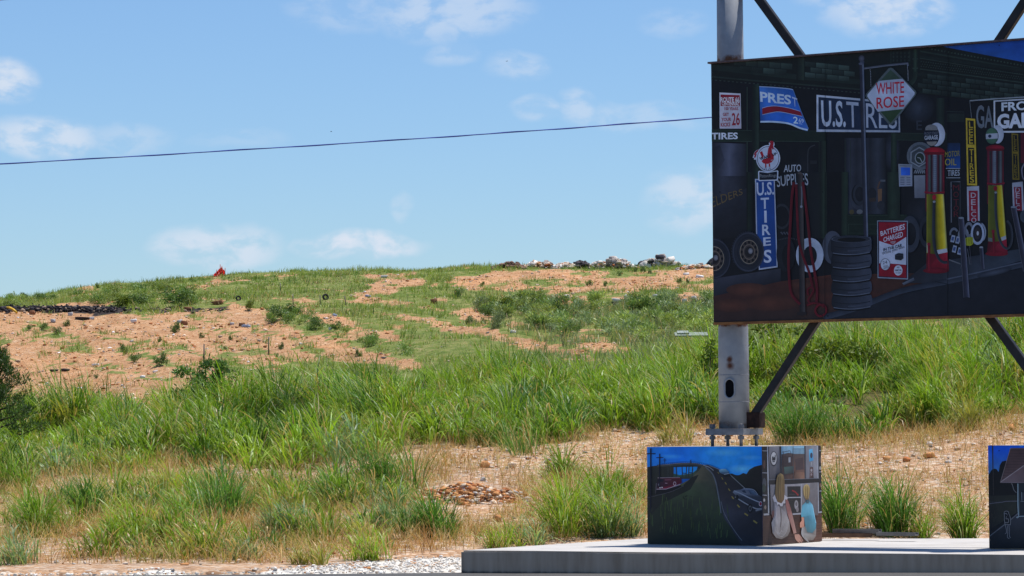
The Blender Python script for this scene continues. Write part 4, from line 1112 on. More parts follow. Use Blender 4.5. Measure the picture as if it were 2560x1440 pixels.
for x0, y0, x1, y1, w_ in ((740,455,752,470,6),(776,505,790,525,7),(808,552,822,572,8),(840,612,856,634,9),(872,685,890,710,10),(925,765,948,790,12),(992,846,1026,868,13),(1076,914,1112,940,14)): lf.line([(x0,y0),(x1,y1)], w_, (112,100,50))
# cars on the road
lf.poly([(752,440),(775,425),(815,425),(850,455),(845,470),(800,478),(760,462)], (72,110,140), [(90,130,150),(110,150,170),(100,140,160),(60,90,110),(50,70,90),(70,90,110),(60,80,100)]); lf.poly([(780,476),(850,470),(870,500),(800,500)], (22,24,28)); lf.curve([(800,478),(850,468)], 5, (130,140,146))
lf.poly([(882,645),(895,628),(955,622),(985,610),(1060,615),(1095,632),(1120,668),(1165,690),(1165,830),(1110,842),(1060,820),(1000,770),(920,690)], (44,48,60), [(90,96,108),(70,76,90),(60,66,80),(72,84,104),(76,88,110),(50,56,70),(60,66,80),(40,44,54),(30,32,40),(34,36,44),(24,26,34),(26,28,36),(34,38,48)])
lf.poly([(965,632),(995,625),(1015,655),(985,650)], (30,38,52)); lf.poly([(1030,625),(1080,632),(1118,675),(1050,665)], (52,68,92), [(40,54,76),(70,88,110),(60,78,100),(34,44,62)])
lf.curve([(895,632),(960,660),(1040,700),(1120,735),(1160,745)], 10, (110,116,128)); lf.curve([(905,690),(1000,750),(1100,800),(1162,800)], 9, (112,116,124)); lf.curve([(985,612),(1060,616),(1095,634),(1120,670)], 6, (100,108,122))
lf.ell(925,695,14,26,(20,22,26)); lf.ell(1048,800,24,44,(16,17,20)); lf.ring(1048,800,14,28,6,(70,72,78)); lf.poly([(1133,735),(1160,735),(1160,778),(1138,778)], (110,24,44)); lf.ring(1147,756,16,24,5,(140,140,150)); lf.line([(1100,820),(1162,806)], 16, (94,98,106))
# red locomotive
lf.poly([(158,600),(168,520),(185,507),(250,508),(378,505),(395,520),(398,560),(250,612),(165,615)], (84,16,34), [(30,24,34),(40,30,38),(60,50,58),(90,40,52),(100,30,46),(60,20,30),(70,16,30),(110,20,44),(34,26,36)])
lf.line([(170,510),(380,506)], 6, (110,100,106)); lf.line([(160,618),(250,616),(385,572)], 7, (134,118,126)); lf.line([(158,560),(152,660)], 5, (90,84,90)); lf.ell(193,603,5,6,(190,190,196)); lf.ell(212,601,5,6,(190,190,196)); lf.poly([(168,525),(225,522),(225,548),(168,552)], (26,22,32)); lf.ell(183,575,9,11,(80,80,92)); lf.ring(332,565,14,20,5,(150,130,138)); lf.line([(240,560),(262,562)], 6, (140,110,120)); lf.line([(238,530),(300,528)], 5, (120,70,84))
lf.poly([(155,622),(250,620),(390,578),(400,600),(260,660),(150,665)], (18,18,22)); lf.curve([(70,700),(150,680),(300,640),(420,585)], 5, (60,60,64))
for x, yt, yb, w_, cy, cw in ((106,232,820,13,282,46),(190,282,600,10,318,34),(237,325,365,5,342,16)):
    lf.line([(x,yt),(x-1,yb)], w_, (18,20,32)); lf.line([(x-cw,cy),(x+cw,cy)], w_*.7, (18,22,38))
for k in range(14): lf.ell(rnd.uniform(410,490), rnd.uniform(680,722), 5, 3, (18,20,18), n=6)
# right face of the first block: two children looking into a garage window
V = (1895, 1105, 5.541)
rf = Face(F0, W, U, BS, ZP + .006, ZB, 1.3); rf.O.z = 0
rf.use(*V)
rf.poly([(40,40),(900,40),(900,1420),(40,1420)], (40,34,34)); rf.poly([(50,40),(900,40),(900,1010),(50,1010)], (30,28,30))
rf.poly([(50,1010),(150,1020),(460,1020),(900,970),(900,1430),(50,1430)], (70,48,40), [(60,42,36),(66,46,38),(74,50,40),(84,56,44),(100,72,60),(48,34,30)])
for k in range(9): rf.line([(70,1060+k*42),(470,1058+k*42),(890,1030+k*40)], 3, (52,36,32))
rf.poly([(125,50),(845,50),(845,960),(125,1010)], (44,44,50))
rf.poly([(150,60),(300,60),(305,520),(155,530)], (96,96,104), [(104,104,112),(112,112,120),(60,60,66),(54,54,60)]); rf.poly([(650,50),(820,50),(825,505),(655,510)], (118,118,126), [(104,106,114),(130,132,140),(126,126,134),(90,90,98)])
for a, b in ((128,150),(822,840)): rf.line([(a,50),(b-5,985)], 13, (150,154,164))
rf.line([(300,60),(310,530)], 14, (40,40,46)); rf.line([(650,50),(655,510)], 14, (52,54,60))
# shop window with dim machinery
rf.poly([(318,55),(636,55),(640,508),(325,520)], (52,48,48), [(110,150,176),(128,172,196),(84,56,48),(36,34,36)])
rf.poly([(322,170),(420,150),(500,165),(636,165),(640,508),(325,520)], (54,46,46), [(50,42,46),(56,48,50),(70,64,64),(78,68,66),(104,74,62),(34,30,34)])
for k in range(9): rf.line([(480+k*18,90),(480+k*18,165)], 4, (60,70,78))
rf.line([(480,95),(636,92)], 4, (70,80,90)); rf.line([(330,140),(440,120),(455,160)], 7, (50,50,58)); rf.line([(345,130),(350,220)], 8, (48,46,52)); rf.poly([(340,200),(460,195),(470,330),(345,340)], (46,38,42)); rf.poly([(355,345),(490,335),(490,430),(360,445)], (58,78,78), [(60,84,80),(50,66,68),(40,46,52),(50,62,62)]); rf.poly([(415,215),(445,210),(445,280),(418,285)], (124,128,136))
rf.poly([(500,410),(636,420),(640,508),(490,512)], (104,76,60), [(84,62,54),(120,88,72),(124,94,78),(78,58,50)]); rf.poly([(510,235),(620,215),(630,380),(520,390)], (64,52,54))
rf.line([(480,55),(485,520)], 5, (70,72,78))
# round and blue signs
rf.ell(215,232,50,104,(40,40,46)); rf.ell(215,228,40,90,(154,154,158)); rf.poly([(192,205),(205,195),(212,215),(228,205),(232,180),(240,180),(238,240),(230,275),(200,278),(190,240)], (34,34,40)); rf.line([(195,262),(236,258)], 6, (150,150,154))
rf.poly([(702,105),(752,92),(766,255),(708,272)], (70,140,180), [(90,160,196),(80,150,188),(60,130,176),(60,136,176)]); rf.ell(736,185,17,38,(52,56,74)); rf.line([(735,275),(735,330)], 11, (150,152,158)); rf.poly([(715,350),(760,345),(768,500),(708,505)], (70,50,50), [(84,64,62),(76,52,52),(60,44,44),(80,70,70)]); rf.ell(737,390,14,20,(140,136,140)); rf.ell(737,450,12,18,(124,112,116)); rf.line([(715,420),(762,418)], 5, (130,126,130))
rf.line([(140,525),(490,515),(840,505)], 6, (96,98,106)); rf.poly([(140,530),(840,508),(840,560),(140,585)], (24,24,28))
# wainscot boards and the lower case
rf.poly([(160,590),(480,582),(590,575),(820,560),(825,1015),(590,1010),(170,1005)], (104,100,106), [(96,96,104),(128,126,132),(130,128,134),(120,118,122),(94,88,90),(104,98,100),(74,70,74)])
for k in range(7): rf.line([(715+k*16,570),(716+k*16,1005)], 5, (84,78,80))
rf.poly([(395,615),(578,612),(580,760),(398,762)], (28,27,30)); rf.line([(462,670),(505,690),(548,738)], 18, (132,36,36)); rf.line([(415,725),(500,728)], 14, (52,48,50)); rf.line([(392,770),(585,765)], 12, (150,150,156))
rf.poly([(398,780),(580,776),(582,985),(400,992)], (30,28,30)); rf.ell(520,870,28,66,(150,148,152),(110,108,112)); rf.ell(520,860,14,28,(84,80,84)); rf.ell(535,935,18,38,(110,104,108)); rf.line([(470,1000),(590,990)], 22, (138,138,146)); rf.line([(388,600),(392,990)], 10, (136,136,142)); rf.line([(588,580),(590,1000)], 12, (140,142,150))
for y in (120, 425, 735): rf.line([(55,y),(120,y+4)], 14, (124,124,130))
for y in (120, 415, 680): rf.line([(845,y),(885,y-2)], 14, (130,130,136))
rf.ell(85,310,16,60,(84,58,50)); rf.ell(85,570,26,70,(70,74,80)); rf.ell(80,640,24,60,(50,60,52)); rf.ell(100,905,14,30,(110,98,92)); rf.ell(84,805,14,22,(150,148,148)); rf.ell(858,360,14,26,(140,136,136)); rf.ell(862,600,10,30,(110,80,66)); rf.ell(858,250,10,40,(96,80,72)); rf.line([(75,1005),(150,1000)], 26, (134,134,140)); rf.line([(842,975),(885,968)], 22, (140,140,146))
# girl
SK = (146,110,100)
rf.poly([(185,960),(215,945),(225,1000),(190,1060),(178,1010)], (104,70,66))
rf.poly([(215,830),(260,870),(320,890),(375,860),(390,1000),(425,1100),(435,1230),(400,1300),(320,1345),(240,1330),(190,1260),(175,1120),(215,1010)], (130,124,120), [(120,118,126),(90,86,92),(84,80,82),(120,112,116),(130,124,126),(140,134,132),(110,102,98),(104,98,94),(96,88,84),(104,98,96),(120,114,114),(140,138,142),(130,126,130)])
for k in range(5): rf.curve([(200+k*10,1080+k*10),(230+k*12,1230+k*8),(310,1310-k*22),(380-k*14,1240),(410-k*12,1090+k*10)], 6, (160,158,160), (120,114,112))
rf.curve([(235,880),(240,1000),(215,1080)], 8, (164,160,164)); rf.curve([(300,900),(310,1050),(300,1180)], 10, (104,96,94))
rf.poly([(370,800),(400,800),(440,920),(480,1080),(520,1260),(480,1270),(440,1140),(395,1000),(370,880)], SK, [(130,84,80),(116,74,72),(120,80,76),(150,116,106),(170,130,118),(160,122,110),(140,100,92),(124,84,80),(130,88,84)])
rf.poly([(500,1280),(560,1276),(600,1320),(622,1372),(610,1380),(580,1345),(612,1396),(596,1404),(560,1362),(580,1400),(566,1402),(530,1370),(505,1330)], (170,128,112))
rf.poly([(190,770),(215,730),(260,720),(350,730),(400,775),(385,800),(360,790),(365,850),(335,850),(325,890),(295,890),(280,860),(250,870),(240,835),(205,830)], (150,148,154), [(160,158,164)]*15)
rf.poly([(240,520),(255,460),(295,430),(335,455),(352,530),(356,700),(345,800),(310,850),(255,830),(220,740),(228,620)], (104,86,54), [(110,92,58),(128,108,70),(134,114,78),(124,104,68),(100,82,52),(96,76,48),(90,68,46),(84,62,44),(88,68,46),(96,78,52),(100,84,54)])
for k in range(6): rf.curve([(250+k*17,470+abs(k-2.5)*10),(246+k*17,640),(258+k*15,810)], 5, (84,68,44) if k % 2 else (128,108,74))
# boy
rf.poly([(585,1000),(600,880),(650,830),(700,815),(745,870),(765,1000),(795,1120),(790,1200),(740,1260),(670,1250),(640,1160),(625,1040),(588,1040)], (70,124,142), [(80,140,160),(84,148,170),(70,120,136),(60,100,116),(100,160,184),(84,146,168),(76,130,148),(70,118,132),(66,106,118),(70,104,112),(74,116,128),(64,108,124),(76,136,154)])
rf.poly([(590,1040),(625,1045),(630,1170),(600,1190),(568,1180),(568,1120),(592,1090)], (176,124,104)); rf.poly([(600,1190),(640,1165),(670,1250),(740,1262),(795,1190),(790,1300),(750,1360),(680,1365),(620,1330),(595,1270)], (100,92,88), [(150,146,144),(110,104,100),(96,92,90),(100,94,92),(130,124,120),(120,112,106),(110,98,90),(100,90,84),(130,126,122),(150,148,146)])
rf.curve([(600,1190),(592,1270),(630,1335),(692,1392)], 10, (160,158,158)); rf.poly([(640,1300),(690,1380),(680,1392),(630,1335)], (140,136,134)); rf.poly([(655,790),(695,790),(692,850),(655,850)], (60,84,92))
rf.poly([(612,640),(630,600),(660,583),(690,600),(706,640),(702,730),(685,800),(650,800),(620,730)], (150,128,80), [(150,130,84),(170,150,100),(176,158,112),(160,138,92),(140,118,74),(120,98,62),(110,86,58),(110,88,60),(140,118,76)])
for k in range(5): rf.curve([(630+k*15,610),(628+k*15,690),(640+k*11,780)], 4, (112,92,58) if k % 2 else (176,156,108))
rf.curve([(745,880),(765,1000),(790,1120)], 7, (130,184,204))
block('painted_block', F0, [lf, rf], 'concrete block painted with a curving road bridge and two seated children')
# second block, cut by the right edge of the photograph: house by a road at night
F1 = F0 + U * PITCH
l2 = Face(F1 - U * BS, U, NF, BS, ZP + .006, ZB, KB); l2.O.z = 0
H = (2450, 1100, 5.236)
l2.use(*H)
l2.poly([(70,50),(1800,50),(1800,1420),(70,1420)], (18,19,22)); l2.poly([(70,50),(1800,40),(1800,440),(70,450)], (18,74,150), [(6,70,180),(10,90,190),(30,80,140),(50,96,140)])
l2.ell(250,140,10,8,(10,30,80)); l2.ell(540,72,26,10,(60,140,200))
l2.poly([(80,460),(140,410),(165,380),(190,375),(215,380),(245,420),(260,330),(290,280),(340,270),(360,300),(400,500),(1800,420),(1800,800),(80,800)], (17,17,19))
l2.poly([(100,730),(480,720),(480,950),(110,1180)], (34,34,30), [(28,28,26),(32,34,30),(40,42,36),(24,24,24)])
for k in range(50):
    x = rnd.uniform(120,460); y = rnd.uniform(840,1120 - (x-120)*.5); l2.line([(x,y),(x+rnd.uniform(-6,6),y-rnd.uniform(30,70))], 5, (46,44,38), (34,34,30))
l2.poly([(105,1265),(500,960),(1800,960),(1800,1420),(105,1420)], (34,36,42), [(26,27,30),(44,46,54),(50,54,62),(20,21,24),(18,18,20)])
l2.line([(105,1262),(330,1100),(500,960)], 16, (92,94,98), (50,52,58)); l2.curve([(105,835),(280,815),(490,800),(1700,806)], 7, (84,82,92)); l2.line([(105,806),(480,792)], 3, (50,50,54))
l2.strip((158,60), (174,60), (180,720), (172,720), [(0,(24,22,24)),(.7,(40,38,38)),(1,(66,62,60))])
l2.poly([(400,108),(1800,100),(1800,560),(265,555)], (60,46,46), [(64,46,46),(66,48,48),(70,52,52),(74,58,58)])
for k in range(11): l2.line([(392-k*11,140+k*36),(1790,136+k*36)], 4, (46,36,36))
l2.poly([(268,555),(576,335),(1000,335),(1300,555)], (66,50,50), [(92,78,80),(84,64,64),(70,52,52),(60,46,46)]); l2.line([(268,553),(576,335)], 10, (128,116,116)); l2.line([(400,108),(270,550)], 8, (104,92,92)); l2.line([(265,555),(1790,560)], 10, (100,88,92)); l2.line([(400,108),(1790,100)], 6, (96,84,84))
l2.curve([(415,565),(430,600),(445,650),(478,690)], 8, (96,96,98)); l2.poly([(495,565),(1800,565),(1800,990),(515,990)], (30,34,38)); l2.line([(500,570),(512,985)], 18, (62,74,80)); l2.curve([(498,570),(508,985),(600,995),(1790,995)], 7, (134,150,156)); l2.poly([(535,670),(1000,670),(1000,800),(540,800)], (20,22,26)); l2.line([(548,680),(552,795)], 6, (110,120,128)); l2.poly([(556,685),(700,685),(700,790),(560,790)], (38,42,50)); l2.line([(535,803),(1000,803)], 5, (110,116,122))
# walker
l2.poly([(318,945),(340,928),(372,935),(380,965),(395,1000),(402,1080),(395,1110),(335,1110),(320,1060)], (24,25,28))
for q in ([(318,950),(330,935),(350,930),(375,940),(380,965)], [(318,955),(322,1000),(322,1050),(332,1105)], [(380,965),(398,1010),(404,1070),(398,1115)], [(332,1105),(345,1160),(350,1210),(330,1230)], [(380,1110),(388,1170),(388,1250),(402,1282)], [(350,1000),(345,1030),(375,1035),(372,1080),(330,1080)], [(335,1108),(395,1108)], [(365,1120),(368,1200),(362,1270),(388,1290)], [(320,970),(345,960),(362,985)]):
    l2.curve(q, 6, (112,112,116))
block('painted_block', F1, [l2], 'dark painted block at the right edge showing a roofed house and a lone walker')
bpy.data.objects.remove(_to); bpy.data.curves.remove(_tc)
# ------------------------------------------------------------------ grass
WIND = np.array([-0.8, -0.25])
def ribbons(base, h, th0, kap, az, w, col, levels=5, facing=None):
    """curved tapering blades. base (N,3), h length, th0 first lean, kap added lean, az lean azimuth, w width, col (N,3)"""
    N = len(base); ts = np.linspace(0, 1, levels)
    ld = np.stack([np.cos(az), np.sin(az), np.zeros(N)], 1)
    fa = az + np.pi / 2 + RNG.uniform(-.9, .9, N) if facing is None else facing
    sd = np.stack([np.cos(fa), np.sin(fa), np.zeros(N)], 1)
    pts = [base.copy()]
    for i in range(1, levels):
        tm = (ts[i] + ts[i - 1]) / 2; dt = ts[i] - ts[i - 1]
        th = th0 + kap * tm ** 1.5
        pts.append(pts[-1] + (h * dt)[:, None] * (np.sin(th)[:, None] * ld + np.cos(th)[:, None] * np.array([0, 0, 1.0])))
    V = np.empty((N, levels, 2, 3), np.float32); Cc_ = np.empty((N, levels, 2, 3), np.float32)
    for i in range(levels):
        wi = w * max(0.04, (1 - ts[i] ** 1.6)) * (0.6 + 0.4 * min(1, ts[i] * 4))
        V[:, i, 0] = pts[i] - sd * wi[:, None] / 2; V[:, i, 1] = pts[i] + sd * wi[:, None] / 2
        Cc_[:, i, 0] = col; Cc_[:, i, 1] = col
    k = np.arange(levels - 1)
    f = np.stack([2 * k, 2 * k + 1, 2 * k + 3, 2 * k + 2], 1)
    F = (np.arange(N)[:, None, None] * levels * 2 + f[None]).reshape(-1, 4)
    return V.reshape(-1, 3), F, Cc_.reshape(-1, 3)

def joined(parts_):
    off = 0; Vs, Fs, Cs = [], [], []
    for v, f, c in parts_:
        Vs.append(v); Fs.append(f + off); Cs.append(c); off += len(v)
    return np.concatenate(Vs), np.concatenate(Fs), np.concatenate(Cs)

G_BRIGHT = np.array([0.215, 0.345, 0.026]); G_MID = np.array([0.135, 0.255, 0.020]); G_DEEP = np.array([0.060, 0.150, 0.022])
G_BLUE = np.array([0.165, 0.265, 0.115]); G_YEL = np.array([0.30, 0.31, 0.06]); G_TAN = np.array([0.50, 0.37, 0.17]); G_RUST = np.array([0.38, 0.205, 0.07])

def clump_blades(c, n, hgt, rad, colour, levels=5, wid=.011, upright=0.0, tan=.05, wind=.6):
    """one tussock at c (3,) with n blades"""
    a = RNG.uniform(0, 2 * np.pi, n); r = rad * np.sqrt(RNG.uniform(0, 1, n))
    bx, by = c[0] + r * np.cos(a), c[1] + r * np.sin(a)
    base = np.stack([bx, by, np.full(n, c[2] - .03)], 1)
    out = a + RNG.normal(0, .5, n)
    vx = np.cos(out) * .9 + WIND[0] * wind + RNG.normal(0, .25, n); vy = np.sin(out) * .9 + WIND[1] * wind + RNG.normal(0, .25, n)
    az = np.arctan2(vy, vx)
    h = hgt * RNG.uniform(.55, 1.12, n)
    th0 = np.clip(.06 + .40 * (r / rad) + RNG.normal(0, .10, n), 0, .9) * (1 - .5 * upright)
    kap = np.clip(RNG.gamma(2.8, .66, n), .2, 3.2) * (1 - .65 * upright)
    # leaves that leave the stalk part way up and arch over
    leaf = RNG.uniform(0, 1, n) < (.62 - .3 * upright)
    hb = np.where(leaf, hgt * RNG.uniform(.08, .68, n) * (1 - .35 * (r / rad)), 0)
    base[:, 2] += hb; base[:, 0] += hb * np.cos(az) * .22 * (r / rad); base[:, 1] += hb * np.sin(az) * .22 * (r / rad)
    h = np.where(leaf, hgt * RNG.uniform(.28, .62, n), h)
    th0 = np.where(leaf, np.clip(RNG.normal(.45, .22, n), .05, 1.2), th0); kap = np.where(leaf, np.clip(RNG.gamma(5, .34, n), .5, 3.0) * (1 - .4 * upright), kap)
    col = colour * RNG.uniform(.65, 1.35, (n, 1)) * RNG.uniform(.93, 1.07, (n, 3))
    pl = RNG.uniform(0, 1, n) < .09
    col[pl] = (np.array([.36, .46, .17]) * RNG.uniform(.8, 1.1, (n, 1)))[pl]
    tn = RNG.uniform(0, 1, n) < tan
    col[tn] = (G_TAN * RNG.uniform(.7, 1.1, (n, 1)))[tn]
    return ribbons(base, h, th0, kap, az, wid * RNG.uniform(.6, 1.35, n), col, levels)

def pick_colour(x, y):
    q = float(fbm(np.array([x * .5]), np.array([y * .35]), 71)[0]); u = RNG.uniform() * .5 + .5 * float(vnoise(np.array([x * 1.3 + 40]), np.array([y * .9]), 72)[0])
    if u < .12 + max(0, q - .55) * 1.2: c = G_BLUE
    elif u < .36: c = G_DEEP
    elif u < .42: c = G_YEL
    else: c = G_MID * (1 - min(1, max(0, q * 1.7 - .3))) + G_BRIGHT * min(1, max(0, q * 1.7 - .3))
    return c * RNG.uniform(.70, 1.25)

# --- continuous tall grass on the bank
cand = np.stack([RNG.uniform(-17, 17, 9000), RNG.uniform(40, 80, 9000)], 1)
cand = cand[np.abs(cand[:, 0]) < 4 + cand[:, 1] * .16]
cz = terrain(cand[:, 0], cand[:, 1])
cpx, cpy = project(np.column_stack([cand, cz]))
edge = tall_edge(cpx) + (fbm(cand[:, 0] * .7, cand[:, 1] * .7, 31) - .5) * 60
hole = fbm(cand[:, 0] * .45, cand[:, 1] * .45, 77)
lowp = (cpy > edge + 56) & (cpy < gravel_edge(cpx) - 14) & (fbm(cand[:, 0] * .5 + 9, cand[:, 1] * .5, 79) + (cpx < 1100) * .05 > .59) & (cpx < 1010) & (RNG.uniform(0, 1, len(cand)) < .75)
keep = lowp | (cpy < edge) & (RNG.uniform(0, 1, len(cand)) < np.clip(1.5 - (hole > .59) * 1.3, .1, 1) * np.clip((edge - cpy) / 26 + .35, 0, 1))
cand, cz, cpx, cpy, edge = cand[keep], cz[keep], cpx[keep], cpy[keep], edge[keep]
# thin the far side of the crest (seen by nobody) and cap the number
parts_ = []
print('tall clumps', len(cand))
for (x, y), z, px_, py_, e_ in zip(cand, cz, cpx, cpy, edge):
    up = RNG.uniform(0, 1) < .22
    mnd = float(fbm(np.array([x * .62]), np.array([y * .45]), 78, 3)[0])
    hs = RNG.uniform(.75, 1.15) * (.38 + 1.15 * max(0, min(1, mnd * 2.4 - .7)))
    if up: hs *= 1.15
    if e_ - py_ < 45: hs *= .8
    if py_ > e_: hs = RNG.uniform(.35, .75)
    n = int(RNG.uniform(42, 68))
    parts_.append(clump_blades((x, y, z), n, hs, RNG.uniform(.10, .26), pick_colour(x, y), 5 if y < 66 else 4, .023 if y < 56 else .029, .8 if up else 0, .22 if py_ > e_ else .06))
v, f, c = joined(parts_)
print('tall grass verts', len(v))
tag(link_mesh('tall_grass', np_mesh('tall_grass', v, f, c, M_GRASS)), kind='stuff', label='dense tall green grass covering the bank from side to side', cat='grass')

# --- low dry grass and seed stalks between the clumps
n = 95000
x = RNG.uniform(-15, 15, n); y = RNG.uniform(39.5, 72, n)
z = terrain(x, y); px_, py_ = project(np.column_stack([x, y, z]))
e = tall_edge(px_) + (fbm(x * .7, y * .7, 31) - .5) * 50
dens = np.clip(fbm(x * .55, y * .55, 91) * 2.6 - .55, 0.08, 1)
stony = np.exp(-((py_ - (e + 22)) / 24) ** 2) * np.where(px_ > 560, 1, .6)            # the bare shelf just below the tall grass
dens = dens * (1 - .85 * stony)
dens = np.where((px_ > 2050) & (py_ > e + 30), dens * .55, dens)
dens = np.where(py_ > gravel_edge(px_) - 2, dens * np.where(px_ < 520, .7, .2), dens)
inplinth = (py_ > 1340) & (px_ > 1150 + (1376 - py_) * 13)
dens = np.where(py_ > 1285, np.minimum(1, dens * 1.7), dens); dens = np.where((px_ > 1880) & (np.abs(py_ - e - 8) < 26), np.maximum(dens, .85), dens)
keep = (py_ > e - 55) & (RNG.uniform(0, 1, n) < dens) & ~inplinth & ~((((px_ - 1172) / 125) ** 2 + ((py_ - 1250) / 48) ** 2 < 1) & (RNG.uniform(0, 1, n) < .93))
x, y, z, px_, py_, e = x[keep], y[keep], z[keep], px_[keep], py_[keep], e[keep]
n = len(x); print('dry stalks', n)
grn = RNG.uniform(0, 1, n) < np.clip((fbm(x * .7, y * .7, 94) - .33) * 2.2 * np.where(px_ < 1100, 1.15, .75), 0, .9)
col = np.where(grn[:, None], G_YEL * .8, G_RUST) * RNG.uniform(.6, 1.25, (n, 1))
tn = RNG.uniform(0, 1, n) < .42
col[tn] = G_TAN * RNG.uniform(.75, 1.25, (tn.sum(), 1))
h = RNG.uniform(.18, .52, n) * np.clip(.55 + .9 * fbm(x * .9, y * .9, 93), .5, 1.3)
parts_ = [ribbons(np.stack([x, y, z - .02], 1), h, np.clip(RNG.normal(.35, .25, n), 0, 1.1), RNG.uniform(.3, 2.2, n), RNG.uniform(0, 6.28, n), RNG.uniform(.006, .012, n), col, 4)]
# two more stalks beside each one
for _ in range(2):
    dx, dy = RNG.normal(0, .07, n), RNG.normal(0, .07, n)
    parts_.append(ribbons(np.stack([x + dx, y + dy, z - .02], 1), h * RNG.uniform(.6, 1.1, n), np.clip(RNG.normal(.45, .3, n), 0, 1.2), RNG.uniform(.3, 2.2, n), RNG.uniform(0, 6.28, n), RNG.uniform(.006, .012, n), col * RNG.uniform(.8, 1.2, (n, 1)), 4))
v, f, c = joined(parts_)
tag(link_mesh('dry_grass', np_mesh('dry_grass', v, f, c, M_DRY)), kind='stuff', label='thin rust and straw coloured dry grass on the stony foot of the bank', cat='dry grass')

# --- single tussocks one can tell apart (photo px, base row, height px, width px, colour, label)
TUFT = [
 (100,1335,130,170,'mid','wide dark green tussock low on the bank, nearest the left edge of the stony shelf'),
 (215,1300,130,110,'deep','upright deep green tussock standing right beside the wide left one'),
 (320,1350,120,170,'bright','broad bright green tussock with drooping blades, left third of the lower bank'),
 (430,1330,110,130,'mid','medium green tussock leaning left in the dry grass, between two broad clumps'),
 (560,1305,150,170,'deep','tall dense dark green tussock at the middle of the lower left bank'),
 (690,1345,100,150,'blue','grey green sprawling tussock just right of the tall dense dark one'),
 (50,1412,90,120,'blue','pale bluish tussock by the gravel at the lower left corner'),
 (610,1400,70,80,'blue','small bluish tuft above the white gravel edge'),
 (855,1265,140,110,'mid','slim green tussock in front of the dark hollow of the tall grass'),
 (960,1235,170,150,'deep','dark arching tussock breaking the edge of the tall grass'),
 (985,1330,110,110,'blue','grey green arching tussock in rusty dry grass left of the stone heap'),
 (1095,1345,140,130,'deep','dark green tussock with tall upright stems below the stone heap'),
 (925,1402,90,90,'bright','thin bright tuft rooted at the gravel edge, left of the plinth'),
 (775,1412,70,90,'yel','small yellowish tuft touching the white gravel'),
 (1275,1135,90,170,'deep','low dark tussock alone on the pale stony shelf'),
 (1405,1195,120,80,'mid','narrow upright green tussock on the stony shelf behind the left slope of the plinth'),
 (1545,1255,140,150,'mid','leaning green tussock left of the painted bridge block'),
 (1420,1335,200,190,'bright','largest bright green tussock behind the left end of the plinth'),
 (1545,1345,130,120,'blue','pale tussock with blades falling left beside the painted bridge block'),
 (1250,1372,80,90,'bright','low bright tuft falling left over the back edge of the plinth'),
 (1340,1366,80,90,'blue','low grey green tuft next to the largest bright tussock'),
 (2100,1335,165,110,'deep','dark spiky tussock immediately right of the painted children'),
 (2235,1338,160,120,'deep','thick dark green tussock midway between the two painted blocks'),
 (2412,1350,150,130,'mid','sparse spiky green tussock left of the dark house block'),
 (2300,1345,60,80,'mid','small weedy tuft at the plinth back edge between dark tussock and sparse tussock'),
 (40,1230,110,90,'mid','tussock of tall green blades at the left border above the stony shelf'),
 (1690,1110,90,110,'yel','yellow green tuft on the stony shelf behind the painted bridge block'),
 (1990,1108,120,170,'deep','big dark tussock right of the pole foot'),
 (2420,1075,110,120,'yel','yellow green tussock at the edge of the stony shelf, above the dark house block'),
]
CM = dict(mid=G_MID, deep=G_DEEP * 1.25, bright=G_BRIGHT, blue=G_BLUE, yel=G_YEL * .85)
for px_, py_, hp, wp, cn, lab in TUFT:
    g = hit(px_, py_ if py_ < 1346 or px_ < 1150 else 1342, 38.3)
    if px_ > 1150 and py_ > 1342:                     # behind the plinth edge
        g = hit(px_, py_, 38.3)
    s = g.y / FPX
    hgt = hp * s * (1.3 if hp > 90 else 1.5); rad = wp * s * (.40 if px_ < 1620 else .28)
    sub = []
    for k in range(7):
        q = (RNG.normal(0, rad * .62), RNG.normal(0, rad * .8), 0)
        sub.append(clump_blades(q, int((46 + wp * .3) * (1 if hp > 90 else .5)), hgt * RNG.uniform(.42, 1.08), rad * RNG.uniform(.3, .65), CM[cn] * RNG.uniform(.85, 1.2), 5, .016, .55 if cn == 'deep' else .1, .06 if hp > 90 else .25))
    v, f, c = joined(sub)
    o = link_mesh('grass_tussock', np_mesh('grass_tussock', v, f, c, M_GRASS)); o.location = g
    tag(o, lab, 'grass tussock', 'single tussocks on the stony foot of the bank')

# --- weeds of the far mound (one mass)
n = 100000
x = RNG.uniform(-62, 62, n); y = 105 + (268 - 105) * RNG.uniform(0, 1, n) ** .9
ok = np.abs(x) < 6 + y * .19
x, y = x[ok], y[ok]; z = terrain(x, y); px_, py_ = project(np.column_stack([x, y, z]))
bare, dark = far_cover(px_, py_)
dens = (1 - bare) * (1 - dark) * np.clip(fbm(x * .3, y * .2, 61, 5) * 3.0 - .8, .10, 1) + bare * (1 - dark) * .035
keep = RNG.uniform(0, 1, len(x)) < dens
x, y, z, px_, py_ = x[keep], y[keep], z[keep], px_[keep], py_[keep]
n = len(x); print('far weeds', n)
brush = sstep(1150, 1350, px_) * sstep(742, 770, py_)                   # grey green brush on the right
olive = np.clip(fbm(x * .12, y * .12, 66) * 2 - .6, 0, 1)[:, None]
cc = (np.array([.165, .265, .045]) * (1 - olive) + np.array([.27, .33, .075]) * olive)
cc = cc * (1 - .75 * brush[:, None]) + np.array([.19, .245, .11]) * .75 * brush[:, None]
dk = np.clip(fbm(x * .35, y * .35, 67) * 3 - 1.5, 0, 1)[:, None]
cc = cc * (1 - dk * .45)
parts_ = []
